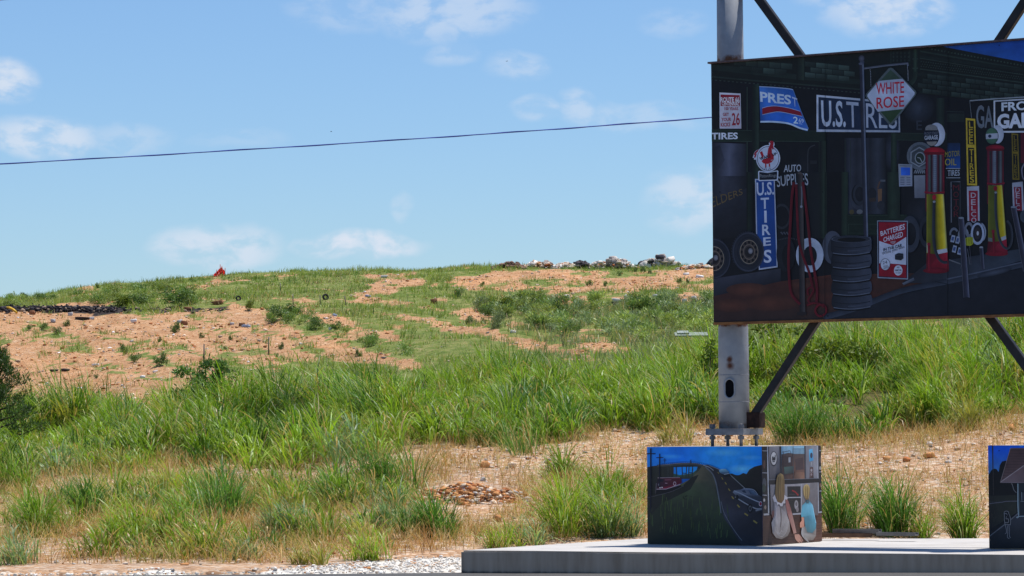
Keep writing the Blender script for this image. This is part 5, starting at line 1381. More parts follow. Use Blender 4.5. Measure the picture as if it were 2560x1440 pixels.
for k in range(5):
    col = cc * RNG.uniform(.65, 1.3, (n, 1))
    tn = RNG.uniform(0, 1, n) < np.clip(.06 + .6 * (fbm(x * .16, y * .16, 69) - .5) * 2, .04, .5); col[tn] = np.array([.42, .33, .16]) * RNG.uniform(.7, 1.1, (tn.sum(), 1))
    hh = RNG.uniform(.16, .5, n) * (1 + .7 * brush) * np.clip(fbm(x * .5, y * .35, 64) * 2.4 - .3, .5, 1.6)
    parts_.append(ribbons(np.stack([x + RNG.normal(0, .13, n), y + RNG.normal(0, .13, n), z - .04], 1), hh, RNG.uniform(0, .5, n), RNG.uniform(.1, 1.5, n), RNG.uniform(0, 6.28, n), RNG.uniform(.025, .06, n), col, 3))
v, f, c = joined(parts_)
print('far weed verts', len(v))
tag(link_mesh('mound_weeds', np_mesh('mound_weeds', v, f, c, M_GRASS)), kind='stuff', label='low green weeds spreading over the far mound', cat='weeds')

# ------------------------------------------------------------------ loose stone
ICO = None
def stone_mesh(n_sub, seed, flat=.7):
    bm = bmesh.new(); bmesh.ops.create_icosphere(bm, subdivisions=n_sub, radius=1.0)
    r = random.Random(seed); ph = [r.uniform(0, 9) for _ in range(3)]
    planes = [(Vector((r.gauss(0, 1), r.gauss(0, 1), r.gauss(0, 1))).normalized(), r.uniform(.45, .8)) for _ in range(9)]
    for v in bm.verts:
        p = v.co.copy()
        for nn, dd in planes:
            q = p.dot(nn)
            if q > dd: p -= nn * (q - dd)
        v.co = Vector((p.x, p.y * r.uniform(.97, 1.03), p.z * flat)) + Vector((r.gauss(0, .03),) * 3)
    bmesh.ops.triangulate(bm, faces=bm.faces[:])
    V = np.array([v.co[:] for v in bm.verts]); F = np.array([[v.index for v in f.verts] for f in bm.faces]); bm.free()
    return V, F
SM = [stone_mesh(1, s) for s in range(6)]
def scatter(P, size, col):
    """many stones as one mesh"""
    Vs, Fs, Cs = [], [], []; off = 0; kind = RNG.integers(0, 6, len(P))
    for kk in range(6):
        V, F = SM[kk]; idx = np.where(kind == kk)[0]; m_ = len(idx)
        if not m_: continue
        a = RNG.uniform(0, 6.28, m_); sx = size[idx] * RNG.uniform(.7, 1.3, m_); sy = size[idx] * RNG.uniform(.7, 1.3, m_); sz = size[idx] * RNG.uniform(.6, 1.1, m_)
        X = V[None, :, 0] * sx[:, None]; Y = V[None, :, 1] * sy[:, None]; Z = V[None, :, 2] * sz[:, None]
        til = RNG.normal(0, .35, m_)[:, None]; X, Z = X * np.cos(til) - Z * np.sin(til), X * np.sin(til) + Z * np.cos(til)
        X, Y = X * np.cos(a)[:, None] - Y * np.sin(a)[:, None], X * np.sin(a)[:, None] + Y * np.cos(a)[:, None]
        W_ = np.stack([X, Y, Z], 2) + P[idx][:, None, :]
        Vs.append(W_.reshape(-1, 3)); Cs.append(np.repeat(col[idx], len(V), 0))
        Fs.append((np.arange(m_)[:, None, None] * len(V) + F[None]).reshape(-1, 3) + off); off += m_ * len(V)
    return np.concatenate(Vs), np.concatenate(Fs), np.concatenate(Cs)
S_OR = np.array([.52, .25, .10]); S_PALE = np.array([.62, .50, .38]); S_GREY = np.array([.46, .43, .39]); S_RED = np.array([.36, .13, .05]); S_WHITE = np.array([.74, .71, .66])
def stone_col(n, wts):
    pal = np.array([S_OR, S_PALE, S_GREY, S_RED, S_WHITE]); k = RNG.choice(5, n, p=wts)
    return pal[k] * RNG.uniform(.7, 1.2, (n, 1))
# near bank gravel
n = 26000
x = RNG.uniform(-12, 13, n); y = RNG.uniform(39, 70, n); z = terrain(x, y); px_, py_ = project(np.column_stack([x, y, z]))
e = tall_edge(px_) + (fbm(x * .7, y * .7, 31) - .5) * 50
shelf = np.exp(-((py_ - (e + 25)) / 32) ** 2) * (.35 + .65 * (px_ > 900))
low = (py_ > e) * (.20 + .5 * (px_ > 2040))
dens = np.clip(np.maximum(shelf, low) * (fbm(x * .8, y * .8, 45) * 2 - .35), 0, 1)
inplinth = (py_ > 1338) & (px_ > 1150 + (1376 - py_) * 13)
keep = (py_ > e - 12) & (py_ < gravel_edge(px_)) & (RNG.uniform(0, 1, n) < dens) & ~inplinth
P = np.column_stack([x, y, z + .01])[keep]; n = len(P)
sz = .018 + .05 * RNG.uniform(0, 1, n) ** 3
A1 = scatter(P, sz, stone_col(n, [.24, .32, .28, .07, .09]))
# heap of orange rubble on the bank
hc = hit(1172, 1248, 40); 
k = 1700; rr = np.abs(RNG.normal(0, .62, k)); aa = RNG.uniform(0, 6.28, k)
hx, hy = hc.x + rr * np.cos(aa) * 1.15, hc.y + rr * np.sin(aa) * 1.2
hz = terrain(hx, hy) + .22 * np.exp(-(rr / .55) ** 2) * RNG.uniform(.6, 1, k)
A2 = scatter(np.column_stack([hx, hy, hz]), .012 + .075 * RNG.uniform(0, 1, k) ** 3.2, stone_col(k, [.52, .20, .08, .18, .02]))
hx, hy = hc.x + RNG.normal(0, .3, 500), hc.y + RNG.normal(0, .3, 500)
v, f, c = joined([A1, A2])
print('near stones', n)
tag(link_mesh('loose_stones', np_mesh('loose_stones', v, f, c, M_STONE)), kind='stuff', label='scattered small orange and pale stones over the foot of the bank', cat='stones')
# white crushed rock by the road
n = 13000
x = RNG.uniform(-9, 3, n); y = RNG.uniform(37.2, 43, n); z = terrain(x, y); px_, py_ = project(np.column_stack([x, y, z]))
keep = (py_ > gravel_edge(px_) + (fbm(x * .8, y * .8, 41) - .5) * 26) & (RNG.uniform(0, 1, n) < .3 + fbm(x * 1.2, y * 1.2, 48))
keep &= ~((px_ > 1150) & (py_ > 1340))
P = np.column_stack([x, y, np.maximum(z, 0) + .006])[keep]; n = len(P)
v, f, c = scatter(P, .010 + .022 * RNG.uniform(0, 1, n) ** 2, stone_col(n, [.05, .24, .27, .02, .42]))
tag(link_mesh('white_gravel', np_mesh('white_gravel', v, f, c, M_STONE)), kind='stuff', label='crushed white gravel strip along the road edge', cat='gravel')
# stones over the bare parts of the far mound
n = 90000
x = RNG.uniform(-58, 58, n); y = RNG.uniform(110, 262, n); ok = np.abs(x) < 6 + y * .19; x, y = x[ok], y[ok]
z = terrain(x, y); px_, py_ = project(np.column_stack([x, y, z])); bare, dark = far_cover(px_, py_)
streak = np.clip(fbm(px_ / 90 + py_ / 14, py_ / 10 - px_ / 200, 52) * 2.4 - .7, .05, 1)
keep = (RNG.uniform(0, 1, len(x)) < bare * 1.1 * streak + .02) & (dark < .5)
P = np.column_stack([x, y, z + .01])[keep]; n = len(P)
col = stone_col(n, [.44, .28, .08, .20, 0]) * np.array([.98, .94, .92]) * RNG.uniform(.6, 1.3, (n, 1))
w_ = RNG.uniform(0, 1, n) < .025; col[w_] = np.array([.72, .70, .68])
w_ = RNG.uniform(0, 1, n) < .03; col[w_] = np.array([.12, .09, .07])
v, f, c = scatter(P, .04 + .11 * RNG.uniform(0, 1, n) ** 4, col)
print('far stones', n)
tag(link_mesh('mound_rubble', np_mesh('mound_rubble', v, f, c, M_STONE)), kind='stuff', label='orange rock fragments strewn over the bare parts of the far mound', cat='rubble')
# dark millings
n = 3200
px0 = np.concatenate([RNG.uniform(-60, 290, n - 260), RNG.uniform(290, 575, 260)]); py0 = RNG.normal(776, 3.0, n); _q = RNG.permutation(n); px0 = px0[_q]
P = []
for a, b in zip(px0[:1100], py0[:1100]):
    g = hit(a, b, 150, 280); P.append((g.x, g.y, g.z + RNG.uniform(0, .22) * max(0, 1 - abs(a - 120) / 420)))
P = np.array(P); n = len(P)
col = np.array([.026, .023, .026]) * RNG.uniform(.6, 2.2, (n, 1)); w_ = RNG.uniform(0, 1, n) < .12; col[w_] = np.array([.30, .22, .16])
v, f, c = scatter(P, .06 + .12 * RNG.uniform(0, 1, n) ** 2, col)
tag(link_mesh('asphalt_millings', np_mesh('asphalt_millings', v, f, c, M_STONE)), kind='stuff', label='low black strip of dumped asphalt along the left shoulder of the mound', cat='rubble')

# --- single bigger rocks on the bank
ROCK = [(1212,1163,26,'or','rounded orange rock left on the pale stony shelf'), (1281,1163,20,'pale','pale rock on the stony shelf right of the rounded orange one'), (2217,1148,22,'or','orange rock on the stony shelf, nearest the dry grass behind the children block'),
 (2324,1137,30,'or','largest orange rock of the row right of the pole'), (2346,1122,22,'pale','pale orange rock just above the largest orange one'), (2392,1122,18,'pale','small pale rock at the right end of the row by the pole'),
 (2530,1070,26,'or','orange rock at the right edge below the tall grass'), (2265,1150,20,'red','reddish flat rock between two orange ones'), (921,1420,12,'or','lone orange rock lying on the white gravel'),
 (2235,1175,16,'pale','small pale rock low on the shelf above the dark tussock'), (1198,1218,26,'or','orange slab at the crown of the stone heap'), (1208,1198,18,'grey','grey rock at the top of the stone heap'), (1245,1295,24,'or','orange rock half buried below the stone heap')]
CD = dict(or_=S_OR, pale=S_PALE, grey=S_GREY, red=S_RED); CD['or'] = S_OR
for i, (a, b, w_, cn, lab) in enumerate(ROCK):
    g = hit(a, b + w_ * .3, 38); V, F = stone_mesh(2, 40 + i, .72); s = w_ * g.y / FPX * .62
    o = link_mesh('rock', np_mesh('rock', V * s, F, np.tile(CD[cn] * 1.05, (len(V), 1)), M_STONE)); o.location = (g.x, g.y, g.z + s * .35); o.rotation_euler = (0, 0, i)
    tag(o, lab, 'rock', 'rocks on the stony bank')
# ------------------------------------------------------------------ shrubs
def leaf_cloud(n, rx, ry, rz, leaf, colour, seed, lumps=7, spiky=0.0, hollow=.25):
    """crown of n small leaf faces gathered in uneven clumps; base of the crown at z=0"""
    r = np.random.default_rng(seed)
    cen = np.column_stack([r.normal(0, .38, lumps) * rx, r.normal(0, .38, lumps) * ry, r.uniform(.25, .78, lumps) * rz])
    rad = r.uniform(.32, .58, lumps); tint = r.uniform(.72, 1.25, lumps)
    k = r.integers(0, lumps, n)
    d = r.normal(0, 1, (n, 3)); d /= np.linalg.norm(d, axis=1)[:, None]; q = (hollow + (1 - hollow) * r.uniform(0, 1, n) ** .5) * (1 + .35 * spiky * r.uniform(0, 1, n) ** 4)
    p = cen[k] + d * (q * rad[k])[:, None] * np.array([rx, ry, rz * .62])
    p[:, 2] = np.abs(p[:, 2])
    a = r.normal(0, 1, (n, 3)); a /= np.linalg.norm(a, axis=1)[:, None]; a = a + d * .6; a[:, 2] += .25 + spiky; a /= np.linalg.norm(a, axis=1)[:, None]
    b = np.cross(a, r.normal(0, 1, (n, 3))); b /= np.linalg.norm(b, axis=1)[:, None]
    L = leaf * r.uniform(.6, 1.4, n)[:, None]; Wd = L * (.42 - .25 * spiky)
    V = np.stack([p, p + a * L * .5 + b * Wd * .5, p + a * L, p + a * L * .5 - b * Wd * .5], 1).reshape(-1, 3)
    F = np.arange(4 * n).reshape(n, 4)
    C = np.repeat(colour * (tint[k][:, None]) * r.uniform(.75, 1.25, (n, 1)), 4, 0)
    return V, F, C
L_DEEP = np.array([.105, .185, .045]); L_OLIVE = np.array([.19, .255, .068]); L_GREY = np.array([.20, .26, .13]); L_YEL = np.array([.20, .28, .035]); L_CEDAR = np.array([.055, .10, .022])
VAR = []
for i, (colr, lf_, ly) in enumerate([(L_DEEP, .11, 0.2), (L_OLIVE, .12, 0.5), (L_GREY, .13, .6), (L_DEEP * .9, .12, .0), (L_YEL * .7, .12, .3), (L_OLIVE * .9, .10, .7)]):
    VAR.append(np_mesh('mound_shrub', *leaf_cloud(900, .5, .5, 1.0, lf_, colr, 100 + i, 8, ly), M_LEAF))
# (px, base row, width px, height px, variant, label)
SHR = [
 (1340,776,74,56,1,'largest rounded olive shrub on the rubble ledge of the mound'), (1402,790,44,44,3,'dark dense shrub right below the largest rounded one'), (1305,758,26,32,1,'small upright shrub touching the left of the largest rounded one'),
 (1268,775,50,36,4,'yellow green low shrub left of the largest rounded one'), (1205,775,44,34,2,'grey green shrub near the left end of the brushy ledge'), (1225,795,46,30,0,'flat dark shrub under the left end of the brushy ledge'),
 (1248,818,46,40,2,'greyish round shrub in front of the small dirt mounds'), (1332,820,34,26,0,'small dark shrub alone in grass below the ledge'), (1378,803,26,22,1,'tiny shrub between two little dirt mounds'), (1440,832,30,22,0,'small dark shrub low in the mid slope grass'),
 (1455,785,40,34,5,'feathery shrub right of the dark dense one'), (1490,782,70,36,1,'wide olive shrub at the middle of the ledge'), (1535,790,50,30,5,'low feathery shrub below the white slab'), (1590,782,70,40,0,'wide dark shrub right of the white slab'),
 (1650,775,50,36,3,'dark shrub on the ledge left of the grey weeds'), (1690,790,40,30,4,'yellow green shrub at the right of the ledge'), (1735,772,30,28,2,'grey shrub next to the billboard pole edge'), (1762,768,26,30,3,'dark shrub half hidden by the billboard edge'),
 (1375,830,40,22,2,'low grey shrub at the end of a dirt streak'), (1560,812,40,22,5,'faint feathery shrub in the right slope grass'), (1640,808,44,24,0,'dark low shrub in the right slope grass'),
 (1148,745,30,22,0,'small shrub on the grassy knoll at mid mound'), (1172,812,20,22,0,'small dark shrub at the left foot of the dirt mounds'), (1182,812,18,20,2,'tiny shrub leaning on the dirt mound'), (1208,812,14,20,3,'thin dark shrub right of the dirt mound'),
 (430,768,84,44,0,'long dark shrub row on the left shoulder above the black strip'), (470,758,50,34,1,'olive shrub at the right end of the left shoulder'), (310,766,80,30,4,'low yellow green shrub mass above the black strip'), (355,766,50,30,0,'dark shrub in the middle of the left shoulder'),
 (262,752,50,26,5,'feathery shrub upper left of the shoulder'), (110,752,60,18,0,'flat dark shrub on the left skyline'), (30,768,70,24,1,'olive shrub at the far left of the skyline'), (60,748,22,16,0,'little round shrub on the left skyline'), (245,720,12,14,3,'tiny dark bush on the left skyline slope'),
 (700,800,60,34,0,'dark shrub on the green ridge between bare slopes'), (735,786,44,28,3,'dense dark shrub crowning the green ridge'), (795,822,40,28,0,'dark shrub halfway down the green ridge'), (842,824,26,22,3,'round dark shrub beside a white scrap on the green ridge'), (624,775,28,26,4,'light green shrub at the top of the bare left slope'),
 (437,834,26,30,3,'round dark shrub alone on the bare left slope'), (166,816,18,18,3,'small round bush high on the bare left slope'), (110,826,28,18,0,'low dark bush left of the small round one'), (145,838,26,20,0,'low bush below the small round one'), (75,826,18,14,0,'leftmost low bush on the bare slope'),
 (310,888,22,26,0,'upright bush on the lower bare slope'), (340,906,36,22,0,'low bush in a green streak of the lower bare slope'), (400,912,34,32,3,'dark bush at the end of the green streak'), (505,845,14,14,3,'little bush right on the bare slope'), (398,856,12,16,3,'little upright bush mid bare slope'), (242,946,14,12,0,'lowest little bush on the bare slope'),
 (702,874,16,20,3,'small dark bush between bare stripes'), (897,892,18,22,3,'small dark bush near the foot of the bare stripe'), (690,895,14,14,0,'tiny bush at the foot of the bare stripes'), (577,850,12,14,3,'tiny bush left between bare stripes'), (565,876,12,12,0,'tiny low bush left foot of bare stripes'),
 (1206,716,14,12,0,'low bush on the orange flat, farthest left'), (1472,715,16,16,3,'dark bush in the middle of the orange flat'), (1512,715,14,14,3,'dark bush right of the middle of the orange flat'), (1588,680,14,14,3,'first dark bush under the rubble heaps'), (1608,680,14,14,3,'second dark bush under the rubble heaps'), (1625,684,12,12,3,'last dark bush under the rubble heaps'), (1548,690,16,12,0,'low bush left under the rubble heaps'), (1698,708,14,14,3,'dark bush at the right end of the orange flat'), (1720,708,10,14,3,'thin dark bush at the right end of the orange flat'),
]
for a, b, w_, h_, k, lab in SHR:
    g = hit(a, b, 104, 275); s = g.y / FPX
    o = link_mesh('mound_shrub', VAR[k]); o.location = (g.x, g.y, g.z - .06); o.scale = (w_ * s * .95, w_ * s * .95, h_ * s * 1.1); o.rotation_euler = (0, 0, RNG.uniform(0, 6.28))
    tag(o, lab, 'shrub', 'shrubs on the far mound')

# brush that grows together on the ledge, the left shoulder and the green ridge
def brush_mass(name, poly, n, size, cols, lab):
    q = np.array(poly, float); a = RNG.uniform(q[:, 0].min(), q[:, 0].max(), n * 6); b = RNG.uniform(q[:, 1].min(), q[:, 1].max(), n * 6)
    ok = inside(poly, a, b) & (fbm(a / 34, b / 16, 83) > .5); a, b = a[ok][:n], b[ok][:n]
    BL = [leaf_cloud(260, .5, .5, 1.0, .20, cc_, 700 + i, 6, .9) for i, cc_ in enumerate(cols)]
    out = []
    for u_, v_ in zip(a, b):
        g = hit(u_, v_, 104, 275); V, F, C = BL[RNG.integers(len(BL))]; k = RNG.uniform(*size) * np.array([1.25, 1.25, .85]); an = RNG.uniform(0, 6.28)
        X = V * k; X = np.stack([X[:, 0] * np.cos(an) - X[:, 1] * np.sin(an), X[:, 0] * np.sin(an) + X[:, 1] * np.cos(an), X[:, 2]], 1)
        out.append((X + np.array([g.x, g.y, g.z - .05]), F, C * RNG.uniform(.75, 1.25)))
    v, f, c = joined(out); tag(link_mesh(name, np_mesh(name, v, f, c, M_LEAF)), kind='stuff', label=lab, cat='brush')
B_G, B_O, B_D = np.array([.24, .32, .155]), np.array([.26, .34, .09]), np.array([.15, .25, .06])
brush_mass('ledge_brush', [(1180,752),(1300,742),(1420,762),(1560,758),(1700,752),(1800,748),(1900,860),(1600,855),(1500,845),(1380,840),(1290,800),(1200,795)], 210, (.45, 1.15), [B_G, B_O, B_G * 1.15, B_D], 'grey green brush grown together below the rubble ledge of the mound')
brush_mass('shoulder_brush', [(-60,765),(0,752),(160,745),(300,722),(480,722),(520,765),(380,768),(280,764),(140,758)], 80, (.4, .95), [B_D, B_O, B_O * .9], 'bushy green growth along the left shoulder of the mound')
brush_mass('ridge_brush', [(640,785),(690,775),(760,775),(830,820),(900,845),(1000,870),(1060,900),(900,862),(780,838),(680,815)], 46, (.3, .75), [B_D, B_O, B_D * 1.2], 'green growth along the ridge between the bare slopes')
brush_mass('skyline_brush', [(300,716),(540,694),(700,686),(900,683),(1100,675),(1230,668),(1230,674),(1100,682),(900,691),(700,695),(540,703),(300,725)], 80, (.2, .5), [B_D, B_O, B_D * 1.2], 'low growth along the skyline of the mound')
def stand(px, top, depth, model_h):
    """ground point at this bearing and distance, and the scale that makes a plant reach the given image row"""
    q = at_depth(px, top, depth); z = zt(q.x, q.y)
    return Vector((q.x, q.y, z)), max(.4, (q.z - z) / model_h)
def woody(name, g, blobs, stems, lab, cat='shrub', seed=0, mat=None):
    """near shrub: blobs = [(dx,dy,dz,rx,ry,rz,n,leaf,colour,spiky)], stems = [(points, radii)]"""
    e = empty(name, g); tag(e, lab, cat); e.scale = (SC, SC, SC)
    vs = []
    for i, (dx, dy, dz, rx, ry, rz, n, leaf, colr, sp) in enumerate(blobs):
        v, f, c = leaf_cloud(n, rx, ry, rz, leaf, colr, seed + i, 6, sp, .2); v = v + np.array([dx, dy, dz]); vs.append((v, f, c))
    v, f, c = joined(vs)
    link_mesh('foliage', np_mesh('foliage', v, f, c, M_LEAF), e)
    bm = bmesh.new()
    for pts, rads in stems: tube(bm, pts, rads, 7)
    bm_obj('stem', bm, M_BARK, e)
    return e
M_BARK = mat_speckle('bark', (.06, .045, .03), (.14, .10, .07), 18, .9, .1)
# cedar cut by the left edge
g, SC = stand(-14, 848, 66, 2.0)
bl, st = [], []
r_ = random.Random(5)
st.append(([(0, 0, -.1), (.02, 0, .7), (.03, .02, 1.75)], [.05, .035, .008]))
for i in range(22):
    t = i / 21; zz = .15 + 1.35 * t; L = (.95 - .72 * t) * r_.uniform(.65, 1.1); an = i * 2.4
    dx, dy = math.cos(an) * L, math.sin(an) * L
    st.append(([(0, 0, zz), (dx * .6, dy * .6, zz + .10), (dx, dy, zz + .26)], [.02, .012, .004]))
    for q in (.45, .75, 1.0): bl.append((dx * q, dy * q, zz + .18 * q - .12, .17, .17, .34, 190, .07, L_CEDAR * r_.uniform(.8, 1.3), .9))
woody('cedar_tree', g, bl, st, 'dark feathery cedar cut by the left edge of the picture', 'tree', 300)
# young tree in front of the bare slope
g, SC = stand(512, 868, 70, 1.35); bl, st = [], []
for i, (dx, zz, L) in enumerate([(-.30, .25, .3), (.28, .2, .3), (0, .35, .35), (-.16, .6, .26), (.2, .62, .26), (.3, .85, .2), (-.05, .75, .22), (.02, 1.02, .16), (-.32, .95, .12), (.28, 1.05, .12), (.42, .45, .2), (-.45, .45, .18)]):
    bl.append((dx, r_.uniform(-.15, .15), zz - .12, L * 1.15, L * 1.15, L * 1.7, 260, .07, L_DEEP * r_.uniform(.9, 1.6), .2))
    st.append(([(0, 0, -.05), (dx * .4, 0, zz * .55), (dx, 0, zz + .14)], [.022, .014, .004]))
woody('young_tree', g, bl, st, 'small young leafy tree standing before the bare orange slope', 'tree', 400)
# broad low shrub right of the pole
g, SC = stand(2085, 826, 70, .80); bl, st = [], []
for i in range(14):
    dx = r_.uniform(-.6, .6); zz = r_.uniform(.05, .42) * (1 - abs(dx) * .7)
    bl.append((dx, r_.uniform(-.3, .3), zz, .26, .26, .36, 170, .07, L_YEL * r_.uniform(.5, 1.0), 0)); st.append(([(0, 0, 0), (dx * .6, 0, zz * .5), (dx, 0, zz + .2)], [.016, .01, .004]))
woody('broadleaf_shrub', g, bl, st, 'rounded glossy green shrub just right of the pole below the billboard', 'shrub', 500)
# leafy saplings at the pole
g, SC = stand(1772, 838, 70, 1.05); bl, st = [], []
for i in range(9):
    dx = r_.uniform(-.14, .16); zz = .1 + i * .09
    bl.append((dx, r_.uniform(-.1, .1), zz, .12, .12, .2, 60, .085, L_YEL * r_.uniform(.6, 1.1), 0)); st.append(([(0, 0, 0), (dx * .5, 0, zz * .6), (dx, 0, zz + .12)], [.012, .008, .004]))
woody('leafy_sapling', g, bl, st, 'narrow yellow green sapling peeping out left of the pole', 'sapling', 600)
g, SC = stand(1925, 806, 74, 1.0); bl, st = [], []
for i in range(14):
    dx = r_.uniform(-.5, .5); zz = r_.uniform(.15, .75)
    bl.append((dx, r_.uniform(-.2, .2), zz, .2, .2, .28, 90, .09, L_YEL * r_.uniform(.35, .75), 0)); st.append(([(0, 0, 0), (dx * .5, 0, zz * .6), (dx, 0, zz + .16)], [.014, .009, .004]))
woody('broadleaf_shrub', g, bl, st, 'dark leafy shrub close behind the pole, tucked under the billboard', 'shrub', 640)

# ------------------------------------------------------------------ rubble heaps on the skyline
CH = []
def chunk_mesh(seed, dims):
    bm = bmesh.new(); r = random.Random(seed)
    vs = box(bm, (0, 0, 0), dims)
    for v in bm.verts: v.co += Vector((r.uniform(-.16, .16) * dims[0], r.uniform(-.16, .16) * dims[1], r.uniform(-.16, .16) * dims[2]))
    bmesh.ops.bevel(bm, geom=bm.edges[:], offset=.05, segments=1, affect='EDGES'); bmesh.ops.triangulate(bm, faces=bm.faces[:])
    V = np.array([v.co[:] for v in bm.verts]); 
    bm.verts.index_update(); F = np.array([[v.index for v in f.verts] for f in bm.faces]); bm.free(); return V, F
for i in range(10):
    dims = [(1, .8, .35), (1, 1, .7), (1.2, .7, .25), (.8, .8, .8), (1, .6, .5)][i % 5]
    V, F = chunk_mesh(i, dims)
    colr = [(.54, .49, .44), (.66, .61, .55), (.46, .41, .36), (.72, .67, .61), (.34, .30, .28)][(i * 3) % 5]
    CH.append(np_mesh('concrete_chunk', V, F, np.tile(np.array(colr), (len(V), 1)), M_CHUNK))
DKC = [np_mesh('concrete_chunk', *chunk_mesh(30 + i, (1.1, .8, .4)), None, None) for i in range(3)]
for i, me in enumerate(DKC):
    a = me.color_attributes.new('Col', 'FLOAT_COLOR', 'POINT'); a.data.foreach_set('color', np.tile(np.array([.055, .05, .06, 1], np.float32), len(me.vertices))); me.materials.append(M_CHUNK)

def heap(px0, px1, base, top, n, sizes, lab, dark=.1, colr=None, seed=0, fine_lab=None):
    r = random.Random(seed)
    gb = hit((px0 + px1) / 2, base, 200, 290); y0 = gb.y + .8; s = y0 / FPX
    cx = (px0 + px1) / 2
    prof = lambda t: max(0, 1 - abs(2 * t - 1) ** 2.4)
    # fine rubble body of the heap
    m_ = 420; t = RNG.uniform(0, 1, m_); hh = np.array([prof(q) for q in t]) * (base - top) * s * RNG.uniform(.2, .85, m_)
    xx = (px0 + (px1 - px0) * t - 1280) * s; yy = y0 + RNG.normal(0, .5, m_)
    cc_ = stone_col(m_, [.1, .35, .45, .05, .05]) if colr is None else np.array(colr) * RNG.uniform(.6, 1.4, (m_, 1))
    v, f, c = scatter(np.column_stack([xx, yy, terrain(xx, yy) + hh]), .10 + .18 * RNG.uniform(0, 1, m_) ** 2, cc_)
    tag(link_mesh('rubble_heap', np_mesh('rubble_heap', v, f, c, M_STONE)), lab, 'rubble heap', None, 'stuff')
    for i in range(n):
        t = r.uniform(.04, .96); q = prof(t); k = r.uniform(*sizes)
        x_ = (px0 + (px1 - px0) * t - 1280) * s; y_ = y0 - .35 + r.uniform(-.3, .5); z_ = zt(x_, y_) + q * (base - top) * s * r.uniform(.1, .95)
        o = link_mesh('concrete_chunk', r.choice(DKC) if r.random() < dark else r.choice(CH)); o.location = (x_, y_, z_); o.scale = (k, k, k); o.rotation_euler = (r.uniform(-.6, .6), r.uniform(-.6, .6), r.uniform(0, 6.28))
        tag(o, fine_lab, 'rubble piece', fine_lab.split(',')[0] + ' group')
heap(1226, 1312, 669, 656, 4, (.2, .35), 'low brown heap of soil and rubble, leftmost on the skyline', .3, (.20, .12, .09), 1, 'rough broken piece on the leftmost brown heap')
heap(1310, 1395, 671, 655, 20, (.2, .5), 'low pale rubble heap right of the brown one on the skyline', .1, None, 2, 'pale broken piece on the low heap right of the brown one')
heap(1434, 1478, 671, 651, 9, (.35, .7), 'small dark rubble heap at the left end of the tall skyline rubble', .75, (.10, .085, .09), 3, 'dark slab on the small heap left of the grey rubble')
heap(1462, 1594, 671, 646, 60, (.2, .55), 'long grey rubble heap in the middle of the skyline', .2, None, 4, 'grey concrete chunk on the long middle rubble heap')
heap(1392, 1440, 671, 661, 8, (.18, .4), 'low scatter of pale debris joining the two rubble groups on the skyline', .25, None, 6, 'small pale chunk between the two rubble groups')
heap(1694, 1790, 671, 662, 16, (.18, .45), 'low trailing debris between the tallest heap and the billboard', .25, None, 7, 'small chunk trailing off towards the billboard')
heap(1592, 1700, 670, 643, 46, (.25, .8), 'tallest pale rubble heap, nearest the billboard on the skyline', .2, None, 5, 'pale concrete chunk on the tallest rubble heap')
# dark dirt heap behind the billboard edge
gb = hit(1800, 669, 200, 290); s = gb.y / FPX
bm = bmesh.new(); bmesh.ops.create_icosphere(bm, subdivisions=4, radius=1)
for v_ in bm.verts:
    k = 1 + .22 * (fbm(np.array([v_.co.x * 2 + 5]), np.array([v_.co.z * 2 + v_.co.y]), 4)[0] - .5); v_.co = Vector((v_.co.x * 42 * s * k, v_.co.y * 1.0 * k, max(-.2, v_.co.z) * 34 * s * k))
o = bm_obj('dirt_heap', bm, mat_speckle('dark_blue_soil', (.02, .022, .03), (.05, .05, .065), 6, .9, .1)); o.location = (gb.x + .3, gb.y + .8, gb.z)
tag(o, 'dark bluish heap on the skyline mostly hidden behind the billboard edge', 'dirt heap')

# ------------------------------------------------------------------ dumped odds and ends
M_NET = NT('orange_red_netting'); _p = M_NET.principled((.90, .10, .055), .6, .2); _t = M_NET.n('ShaderNodeBsdfTranslucent'); _t.inputs[0].default_value = (.85, .07, .035, 1); _m = M_NET.n('ShaderNodeMixShader'); _m.inputs[0].default_value = .5; M_NET.l(_p, _m.inputs[1]); M_NET.l(_t.outputs[0], _m.inputs[2]); M_NET = M_NET.done(_m.outputs[0])
M_STAKE = mat_speckle('painted_stake', (.28, .05, .035), (.40, .08, .05), 12, .7, .2)
g = hit(548, 691, 200, 290); s = g.y / FPX
e = empty('safety_netting', g); tag(e, 'crumpled orange red safety netting hung on thin stakes on the skyline', 'netting')
bm = bmesh.new(); nx, nz = 26, 12
gr = [[None] * (nz + 1) for _ in range(nx + 1)]
for i in range(nx + 1):
    t = i / nx; hgt_ = (7 + 19 * (t / .72) ** 1.25) if t < .72 else (26 - 14 * ((t - .72) / .28) ** .7)
    for j in range(nz + 1):
        v_ = j / nz
        gr[i][j] = bm.verts.new(((-15 + 27 * t) * s + .06 * math.sin(j * 1.7 + i * .8), .7 * v_ + .12 * math.sin(i * 1.1 + j * .6) + .07 * math.sin(j * 2.1), hgt_ * s * v_ + .05 * math.sin(i * 2.3) * v_))
for i in range(nx):
    for j in range(nz):
        if (i * 5 + j * 7) % 19: bm.faces.new((gr[i][j], gr[i + 1][j], gr[i + 1][j + 1], gr[i][j + 1]))
bmesh.ops.solidify(bm, geom=bm.faces[:], thickness=.015); bm_obj('netting', bm, M_NET, e)
for dx, h_, ln in ((3.5, 30, -1), (8, 22, 0), (14, 21, 1), (-7, 17, 1), (6, 26, 1)):
    bm = bmesh.new(); tube(bm, [(dx * s, 0, -.1), ((dx + ln) * s, 0, h_ * s)], .028, 7); bm_obj('stake', bm, M_STAKE, e)
